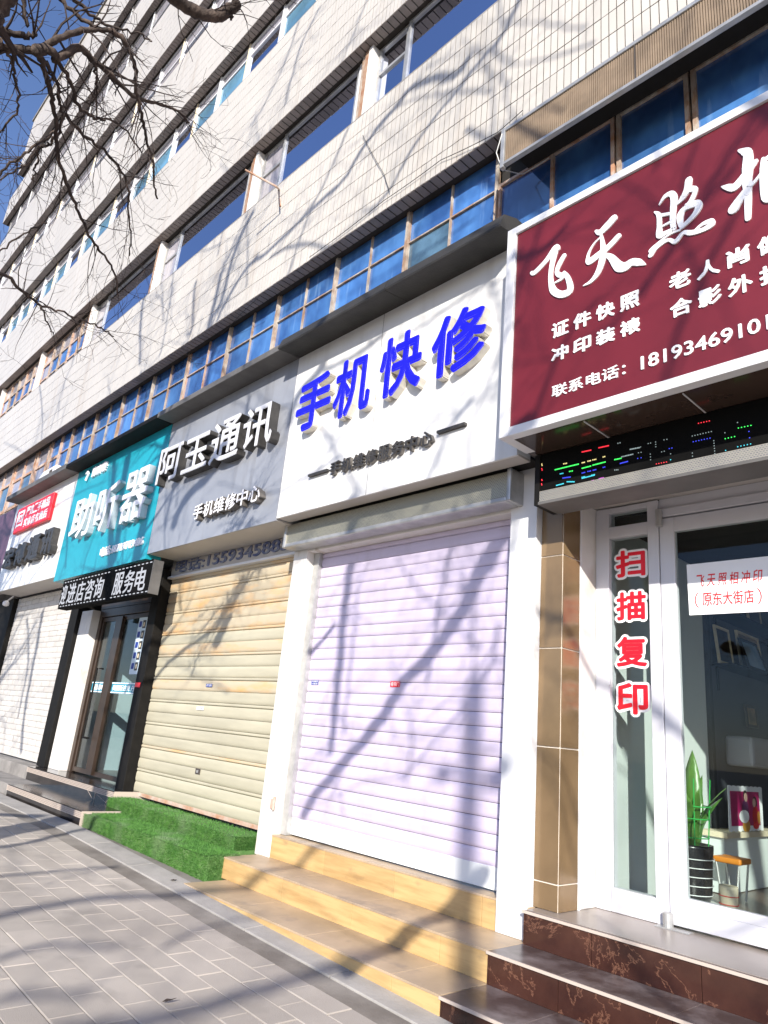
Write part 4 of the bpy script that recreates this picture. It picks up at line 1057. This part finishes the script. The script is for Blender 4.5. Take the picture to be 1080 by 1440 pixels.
for az, l, ln, wd in ((1.5,.66,.10,.085),(1.15,.50,.22,.06),(3.0,.52,.22,.085),(-1.6,.50,.2,.06),(2.3,.46,.2,.055),(-.7,.42,.35,.05),(.2,.45,.5,.045),(-2.4,.42,.3,.06),(3.7,.50,.12,.06),(1.9,.40,.45,.05),(.9,.38,.6,.06),(2.7,.36,.55,.065),(-1.1,.36,.5,.055),(-2.0,.34,.55,.06),(1.7,.30,.7,.06)): leaf(az, l, ln, wd)
# stool, chequered pot
t = thing('stool', 'low orange topped stool with thin metal legs behind the plant', 'stool', (-2.36, 5.86, .49))
MB().box(-2.42, -2.22, 5.76, 5.97, .745, .785).build('seat', M['orange'], t, bevel=.012)
for a, b in ((-2.40,5.78),(-2.24,5.78),(-2.24,5.95),(-2.40,5.95)): MB().tube([(a,b,.745),(a+(.03 if a < -2.3 else -.03),b,.495)], .008, 6).build('leg', M['galv'], t)
t = thing('small_pot', 'small cream vase with orange check pattern next to the black pot', 'vase', (-2.13, 5.30, .495))
mb = MB(); mb.smooth = True; mb.lathe((-2.13, 5.30, .495), [(.045,0),(.05,.02),(.06,.15),(.058,.17),(.05,.17)], 18); mb.build('vase_body', M['cream'], t)
for z in (.06,.11): MB().tube([(-2.13+.0595*math.cos(a), 5.30+.0595*math.sin(a), .495+z) for a in [i*math.pi/9 for i in range(19)]], .0025, 4, False).build('stripe', M['red_print'], t)
# security camera at far left
c = at(9, 846, 3.85); t = thing('security_camera', 'small white security camera under the left white sign', 'camera', c)
mb = MB(); mb.smooth = True; mb.lathe(c, [(.02,-.09),(.055,-.07),(.06,-.03),(.05,.0),(.02,.02)], 14); mb.build('camera_body', M['white_metal'], t)
MB().tube([c+Vector((0,0,.0)), c+Vector((0,.1,.12))], .015, 6).build('bracket', M['white_metal'], t)

def dry_leaf(x, y, label, a):
    z = gz(x)+.002; mb = MB(); c, s_ = math.cos(a), math.sin(a)
    pts = [(-.03,0,0),(-.01,.012,.008),(.015,.013,.005),(.035,0,.014),(.012,-.012,.010),(-.012,-.011,.004)]
    mb.v = [(x+p*c-q*s_, y+p*s_+q*c, z+r) for p, q, r in pts]; mb.f = [(0,1,2,3),(0,3,4,5)]
    o = tag(mb.build('fallen_leaf', M['twig']), label, 'leaf'); m_ = o.modifiers.new('s', 'SOLIDIFY'); m_.thickness = .002
q = atz(243, 1243, gz(-5.0)); dry_leaf(q.x, q.y, 'curled dark dry leaf on the paving beside the turf corner', .4)
q = atz(238, 1404, gz(-4.0)); dry_leaf(q.x, q.y, 'dark leaf scrap on the paving near the bottom of the picture', 1.2)
# ------------------------------------------------------------------ trees
def smooth_path(P, n=5):
    out = []; N_ = len(P)
    for i in range(N_-1):
        p0 = P[max(i-1,0)]; p1 = P[i]; p2 = P[i+1]; p3 = P[min(i+2,N_-1)]
        for k in range(n):
            t = k/n; out.append(.5*((2*p1)+(p2-p0)*t+(2*p0-5*p1+4*p2-p3)*t*t+(3*p1-p0-3*p2+p3)*t**3))
    out.append(P[-1]); return out
def rdir(spread=1.0): return Vector((random.gauss(0,1), random.gauss(0,1), random.gauss(0,1))).normalized()*spread
class Tree:
    def __init__(s, label, base, cull=False):
        s.t = thing('bare_tree', label, 'tree', base); s.trunk = MB(); s.br = MB(); s.tw = MB(); s.trunk.smooth = s.br.smooth = True; s.cull = cull; s.base = Vector(base)
    def ok(s, p):
        if not s.cull: return True
        q = px(p); return not (q and -20 < q[0] < 1100 and -30 < q[1] < 1460)
    def limb(s, P, r0, r1, kids=6, klen=.8, target=None, jit=.01, depth=2, droop=0.0, n=5, kr=None):
        P = smooth_path([Vector(p) for p in P], n)
        L = len(P)
        P = [p+rdir(jit) if 0 < i < L-1 else p for i, p in enumerate(P)]
        R = [r0+(r1-r0)*(i/(L-1))**.8 for i in range(L)]
        R = [r*random.uniform(1.0,1.22)+(.0012 if r < .01 else 0) for r in R]
        if target is None: s.br = MB(); s.br.smooth = True
        (target or s.br).tube(P, R, 8 if r0 > .02 else 5)
        for _ in range(kids):
            i = random.randint(max(1, L//6), L-1); d = (P[i]-P[i-1]).normalized()
            dd = (d*.7+rdir(.9)+Vector((0,0,-droop))).normalized()
            s.twig(P[i], dd, klen*random.uniform(.5,1.2), (kr or max(.0022, R[i]*.42)), depth, droop)
        if target is None and s.br.v: s.br.build('branch', M['bark'], s.t); s.br = MB()
    def twig(s, p, d, length, r, depth, droop):
        n = max(4, int(length/.11)); P = [p.copy()]; st = length/n; d = d.copy(); bend = rdir(.16)
        for i in range(n):
            d = (d+bend+rdir(.20)+Vector((0,0,-droop*.10))).normalized()
            q = P[-1]+d*st
            if not s.ok(q): break
            P.append(q)
        if len(P) < 3: return
        L = len(P); R = [max(.0011, r*(1-.75*i/(L-1))) for i in range(L)]
        (s.tw).tube(P, R, 5 if r > .006 else 3, False)
        if depth > 0:
            for _ in range(int(1.4+length*3.4)):
                i = random.randint(1, L-1); dn = (P[i]-P[i-1]).normalized()
                s.twig(P[i], (dn*.9+rdir(.85)).normalized(), length*random.uniform(.3,.6), max(.0013, R[i]*.62), depth-1, droop)
    def done(s):
        if s.trunk.v: s.trunk.build('trunk', M['bark'], s.t)
        if s.tw.v: s.tw.build('twigs', M['twig'], s.t, kind='stuff')
def fromsun(pts, Y, t):       # branch whose shadow runs along this line of the facade
    n = len(pts); tt = t if isinstance(t, (list, tuple)) else (t, t)
    return [at(a, b, Y)+SUN*(tt[0]+(tt[1]-tt[0])*i/(n-1)) for i, (a, b) in enumerate(pts)]

# tree A : left of the frame, its boughs reach into the top left corner
TA = Tree('bare street tree whose dark gnarled boughs hang into the top left corner', (-4.7, -.9, .1))
TA.limb([(-4.7,-.9,.05),(-4.75,-.85,1.6),(-4.68,-.8,3.0),(-4.75,-.55,4.2)], .19, .13, kids=0, target=TA.trunk, jit=.02)
D = 5.0
def A3(pts, d0, d1, s=3, ox=0, oy=0):
    n = len(pts); return [atd(ox+a/s, oy+b/s, d0+(d1-d0)*i/max(1,n-1)) for i, (a, b) in enumerate(pts)]
root = Vector((-4.75,-.55,4.2))
TA.limb([root, Vector((-4.4,-.2,4.55))]+A3([(-60,185),(0,200),(80,208),(150,210),(225,172),(330,132),(400,124),(470,130)], 5.0, 5.1), .029, .012, kids=7, klen=.5, jit=.004)
TA.limb(A3([(470,128),(520,165),(555,235),(573,300),(576,390),(590,450),(605,520),(620,600),(645,680),(650,770),(665,840)], 5.1, 5.3), .016, .004, kids=14, klen=.45, jit=.006, droop=1)
TA.limb(A3([(150,212),(200,215),(240,245)], 5.02, 5.05), .030, .018, kids=1, klen=.4)
TA.limb(A3([(235,245),(330,204),(400,262),(470,320),(560,405),(640,430),(740,462),(800,520)], 5.05, 5.5), .023, .004, kids=16, klen=.5, jit=.006)
TA.limb(A3([(150,215),(185,280),(205,360),(222,430),(238,520),(238,620),(262,720),(290,800),(335,900),(385,1010),(440,1080),(480,1150),(500,1250)], 5.0, 5.6), .017, .0045, kids=15, klen=.5, jit=.007, droop=.3)
TA.limb(A3([(165,215),(200,270),(240,350),(255,440),(270,500)], 5.0, 5.2), .012, .006, kids=3, klen=.4)
TA.limb(A3([(270,480),(250,560),(238,640)], 5.2, 5.3), .008, .006, kids=4, klen=.4)
TA.limb(A3([(225,245),(290,330),(330,445),(390,495),(450,505),(520,540),(600,650)], 5.05, 5.5), .014, .003, kids=14, klen=.45)
TA.limb(A3([(400,262),(404,330),(410,400),(408,500)], 5.1, 5.3), .007, .003, kids=8, klen=.35, droop=1)
TA.limb(A3([(270,480),(330,550),(400,605),(465,660),(535,765),(545,870),(550,980),(545,1080)], 5.2, 5.6), .011, .003, kids=16, klen=.45, droop=.6)
TA.limb(A3([(-40,120),(0,132),(60,140),(110,152),(150,145)], 5.0, 5.1), .022, .012, kids=5, klen=.5)
TA.limb(A3([(100,-30),(105,40),(112,110)], 5.2, 5.1), .012, .010, kids=5, klen=.4)
TA.limb(A3([(-130,190),(-60,80),(-12,20),(30,-60)], 4.8, 4.9), .06, .055, kids=2, klen=.5, target=TA.trunk)
TA.limb(A3([(250,-10),(320,60),(390,110),(440,128)], 5.3, 5.2), .012, .010, kids=6, klen=.4)
TA.limb(A3([(310,-10),(370,50),(430,90),(520,125),(600,150),(640,175)], 5.3, 5.5), .010, .003, kids=10, klen=.4)
TA.limb(A3([(20,190),(45,260),(60,320),(78,400),(70,470),(30,530),(0,560)], 5.0, 5.2), .008, .004, kids=12, klen=.4)
TA.limb(A3([(150,640),(110,700),(60,720),(0,760)], 5.5, 5.6), .006, .004, kids=8, klen=.4)
TA.limb(A3([(235,560),(215,600),(190,620),(160,625),(155,680),(145,730),(140,760)], 5.3, 5.4), .008, .004, kids=10, klen=.4)
TA.limb(A3([(240,550),(120,640),(60,680),(0,730),(-40,760)], 5.3, 5.4), .007, .006, kids=10, klen=.4)
TA.limb(A3([(-20,1140),(60,1190),(100,1235),(170,1290),(250,1312),(350,1350),(430,1386),(480,1420)], 5.2, 5.8), .011, .003, kids=22, klen=.5)
TA.limb(A3([(170,1290),(205,1365),(225,1410)], 5.4, 5.5), .005, .003, kids=5, klen=.3)
TA.limb(A3([(200,940),(150,960),(70,1010),(0,1060),(-40,1080)], 5.4, 5.3), .004, .004, kids=6, klen=.3)
# broken stump bough at the top
TA.limb(A3([(690,-60),(740,-5),(800,35),(870,65),(930,62),(975,35),(998,18)], 3.6, 3.7), .026, .019, kids=9, klen=.3, jit=.003, kr=.003)
TA.limb(A3([(930,62),(965,66),(975,82)], 3.68, 3.7), .013, .004, kids=1, klen=.1)
# boughs of tree A that only show by their shadows on the left part of the facade
for pts, z, t_, r0, r1, kd in (([(-30,1190),(20,1186),(90,1172),(150,1163)], .2, 5, .04, .03, 6), ([(-40,1150),(0,1146),(60,1150)], .2, 5, .07, .05, 6), ([(-20,1230),(60,1222),(160,1215)], .18, 5, .02, .015, 8)):
    TA.limb([atz(a, b, z)+SUN*t_ for a, b in pts], r0, r1, kids=kd, klen=.9, jit=.01, kr=.006)
for pts, Y, t_, r0, r1, kd in (
    ([(355,300),(338,333),(325,370),(312,420),(293,455)], YB, (5.2,4.8), .030, .02, 14),
    ([(362,360),(338,390),(315,430),(305,450)], YB, 5, .022, .018, 8),
    ([(205,400),(200,433),(197,470),(197,512)], YB, 5.2, .020, .014, 16),
    ([(276,395),(273,413),(270,463),(262,470)], YB, 5.2, .016, .012, 12),
    ([(244,380),(242,405),(230,480),(225,500)], YB, 5.2, .009, .007, 12),
    ([(112,470),(101,513),(91,537),(71,604)], YB, 5.2, .010, .006, 16),
    ([(55,540),(60,590),(56,640)], YB, 5.2, .012, .008, 10),
    ([(320,640),(290,673),(268,693),(253,715),(243,742)], 3.65, 5.0, .045, .038, 5),
    ([(255,672),(240,700),(232,745)], 3.65, 5.0, .016, .012, 4),
    ([(180,640),(172,690),(165,760),(160,790)], 3.645, 5.0, .045, .035, 6),
    ([(112,650),(98,720),(92,800)], 3.645, 5.0, .014, .01, 5),
    ([(60,860),(48,930),(35,1000),(30,1060)], 4.14, 5.0, .03, .02, 12),
    ([(38,870),(40,930),(25,1010)], 4.14, 5.0, .018, .014, 8),
    ([(345,590),(350,560),(352,530)], 3.65, 5.0, .012, .01, 4)):
    TA.limb(fromsun(pts, Y, t_), r0*1.5, r1*1.5, kids=kd, klen=1.0, jit=.012, kr=.0065)
for _ in range(24):      # airy crown above
    a = Vector((random.uniform(-6.5,-2.2), random.uniform(-1.8,-.2), random.uniform(5.2,12)))
    d = (Vector((random.uniform(-.6,.6), random.uniform(-.5,.1), random.uniform(.2,1)))).normalized()
    TA.limb([a, a+d*.8+rdir(.15), a+d*1.7+rdir(.3)], .014, .004, kids=9, klen=.8)
TA.limb([root, (-4.6,-.9,6.2), (-4.1,-1.1,8.4), (-4.0,-1.0,10.6)], .11, .03, kids=20, klen=1.0, target=TA.trunk)
TA.limb([root, (-5.3,-1.0,6.0), (-5.9,-1.2,8.0), (-6.2,-1.1,9.8)], .09, .02, kids=18, klen=1.0)
TA.done()

# tree B : behind the camera, throws the branch shadows over the parapet, signs and lilac shutter
TB = Tree('bare street tree behind the viewer casting branch shadows over the signs', (5.2, -1.6, 0), cull=True)
TB.limb([(5.2,-1.6,-.05),(5.1,-1.6,1.8),(5.2,-1.55,3.6),(5.0,-1.5,5.2),(4.6,-1.45,7.0),(4.0,-1.4,9.0),(3.5,-1.3,11)], .13, .05, kids=4, target=TB.trunk, jit=.02)
TB.limb([(5.15,-1.55,3.0),(4.2,-1.5,4.4),(3.0,-1.4,5.2),(1.9,-1.2,5.4)], .045, .02, kids=6, klen=.8)
TB.limb([(4.9,-1.5,5.4),(3.6,-1.5,7.6),(2.2,-1.4,9.0),(1.0,-1.3,10.2)], .05, .02, kids=8, klen=.8)
for pts, Y, t_, r0, r1, kd in (
    ([(735,-10),(720,22),(702,55),(680,80),(658,107),(640,131),(610,167),(577,213),(550,263),(520,300)], YB, (5.3,5.0), .020, .010, 16),
    ([(660,80),(640,105),(610,110),(577,125),(557,150),(533,177),(507,213),(483,253),(443,290),(377,353),(350,372)], YB, (5.3,5.0), .026, .016, 14),
    ([(690,130),(640,127),(613,133),(573,143),(540,165)], YB, 5.2, .008, .005, 8),
    ([(380,362),(400,350),(432,342),(470,352)], YB, 5.1, .013, .010, 6),
    ([(490,180),(455,260),(435,300),(400,400)], YB, 5.3, .012, .008, 14),
    ([(450,10),(425,60),(410,110),(400,150)], YB, 5.6, .012, .008, 12),
    ([(420,30),(400,90),(370,150),(350,180)], YB, 5.6, .010, .006, 12),
    ([(520,-10),(500,40),(480,90)], YB, 5.6, .008, .006, 12),
    ([(458,500),(449,522),(428,544),(414,567),(405,600)], 3.65, 5.2, .030, .020, 6),
    ([(540,470),(500,500),(471,514),(452,520)], 3.65, 5.2, .015, .012, 7),
    ([(690,390),(650,420),(600,455),(560,480)], 3.65, 5.4, .010, .007, 14),
    ([(665,560),(640,590),(615,640),(600,680)], 3.65, 5.3, .012, .008, 14),
    ([(640,380),(690,400),(705,470),(700,520)], 3.65, 5.3, .009, .006, 10),
    ([(450,600),(480,650),(500,690)], 3.65, 5.3, .009, .006, 12),
    ([(720,740),(680,793),(653,853),(627,893),(593,937),(567,960),(543,1003),(510,1043),(477,1080),(443,1120),(427,1147)], 4.13, (4.9,4.7), .034, .024, 12),
    ([(500,775),(493,800),(483,870),(473,980),(465,1060)], 4.13, 5.0, .030, .018, 8),
    ([(637,760),(630,787),(617,853),(600,960)], 4.13, 5.0, .010, .008, 8),
    ([(705,760),(690,800),(650,830)], 4.13, 5.0, .016, .012, 10),
    ([(720,364),(745,358),(765,350),(795,318)], RY, 4.9, .020, .010, 8),
    ([(740,660),(760,560),(800,470),(840,420)], RY, 4.9, .010, .006, 6),
    ([(1090,120),(1050,180),(1017,230),(988,278),(940,350),(900,420)], RY, 5.2, .008, .008, 2),  # this and the next two: straight limbs added to cast wire-like shadow lines
    ([(1100,135),(1068,180),(1030,235),(993,283),(950,345),(850,470)], RY, 5.3, .007, .007, 2),
    ([(1060,250),(1035,300),(1000,365),(960,450),(935,540)], RY, 5.2, .010, .009, 2),
    ([(700,880),(690,940),(640,1010),(560,1100)], 4.13, 5.0, .008, .005, 10),
    ([(690,1195),(660,1235),(600,1300),(560,1340),(500,1400)], 3.8, 4.6, .03, .028, 2)):
    TB.limb(fromsun(pts, Y, t_), r0*1.7, r1*1.7, kids=kd, klen=.9, jit=.010, kr=.0065)
for _ in range(34):
    a = Vector((random.uniform(-1.6,3.4), random.uniform(-2.2,-.7), random.uniform(3.5,12)))
    d = (Vector((random.uniform(-.7,.5), random.uniform(-.5,.2), random.uniform(.1,1)))).normalized()
    if TB.ok(a) and TB.ok(a+d*1.7): TB.limb([a, a+d*.8+rdir(.15), a+d*1.7+rdir(.3)], .013, .004, kids=7, klen=.7)
for pts, z, t_, r0, r1, kd in (
    ([(-20,1292),(60,1275),(150,1262),(300,1256),(400,1245),(470,1232)], .12, 8.5, .05, .03, 4),
    ([(60,1452),(150,1440),(240,1425),(330,1398),(420,1372),(520,1345)], .09, 8.5, .055, .035, 4),
    ([(-10,1345),(40,1330),(90,1325),(160,1330)], .12, 8.0, .03, .02, 3),
    ([(-10,1400),(60,1395),(120,1400)], .10, 8.0, .03, .02, 3),
    ([(230,1330),(300,1300),(380,1290)], .10, 8.0, .02, .012, 4)):
    TB.limb([atz(a, b, z)+SUN*t_ for a, b in pts], r0, r1, kids=kd, klen=.9, jit=.01, kr=.006)
TB.done()
# tree C further along the kerb
TC = Tree('bare street tree further along the kerb beyond the left edge', (-10.5, -1.3, .2))
TC.limb([(-10.5,-1.3,.1),(-10.4,-1.3,2.5),(-10.6,-1.2,4.5),(-10.3,-1.1,7),(-10.5,-1.1,9.5)], .18, .05, kids=8, klen=1.2, target=TC.trunk, jit=.03)
for _ in range(34):
    a = Vector((-10.4, -1.2, random.uniform(3.5,8.5))); d = Vector((random.uniform(-1,1), random.uniform(-1,.25), random.uniform(.1,1))).normalized()
    TC.limb([a, a+d*1.2+rdir(.2), a+d*2.3+rdir(.5), a+d*3.4+rdir(.8)], .03, .005, kids=14, klen=1.0)
TC.done()
# ground shadows come from two thicker boughs of the kerb trees and this pole
t = thing('street_pole', 'grey street pole with round cap and small cross bracket behind the viewer', 'pole', (4.69, -4.87, 0))
MB().tube([(4.69,-4.87,-.1),(4.69,-4.87,7.05)], .072, 14).build('pole_shaft', M['galv'], t)
MB().lathe((4.69,-4.87,7.05), [(.072,0),(.075,.04),(.06,.10),(.03,.13)], 14).build('pole_cap', M['galv'], t)
mb = MB(); mb.tube([(4.42,-4.87,6.47),(4.96,-4.87,6.50)], .022, 8)
mb.lathe((4.44,-4.87,6.42), [(.03,0),(.07,.03),(.07,.09),(.03,.12)], 10); mb.lathe((4.93,-4.87,6.42), [(.03,0),(.08,.03),(.09,.10),(.04,.15)], 10)
mb.build('cross_bracket', M['galv'], t)

# repeats share a group
GR = {'sign':'shop signs over the row of shops','steps':'entrance steps of the shops','shutter':'closed roller shutters of the shops','pillar':'pillars between the shop fronts',
      'ledge':'ledges on top of the shop signs','cable':'cables on the facade','tree':'bare street trees','sticker':'stickers on the shop fronts','picture frame':'picture frames on the shop shelves',
      'shelf':'black wall shelves in the photo shop','led display':'LED displays over the doors','room':'shop interiors behind glass'}
for o in list(SC.objects):
    c = o.get('category')
    if c in GR and not o.get('group'): o['group'] = GR[c]
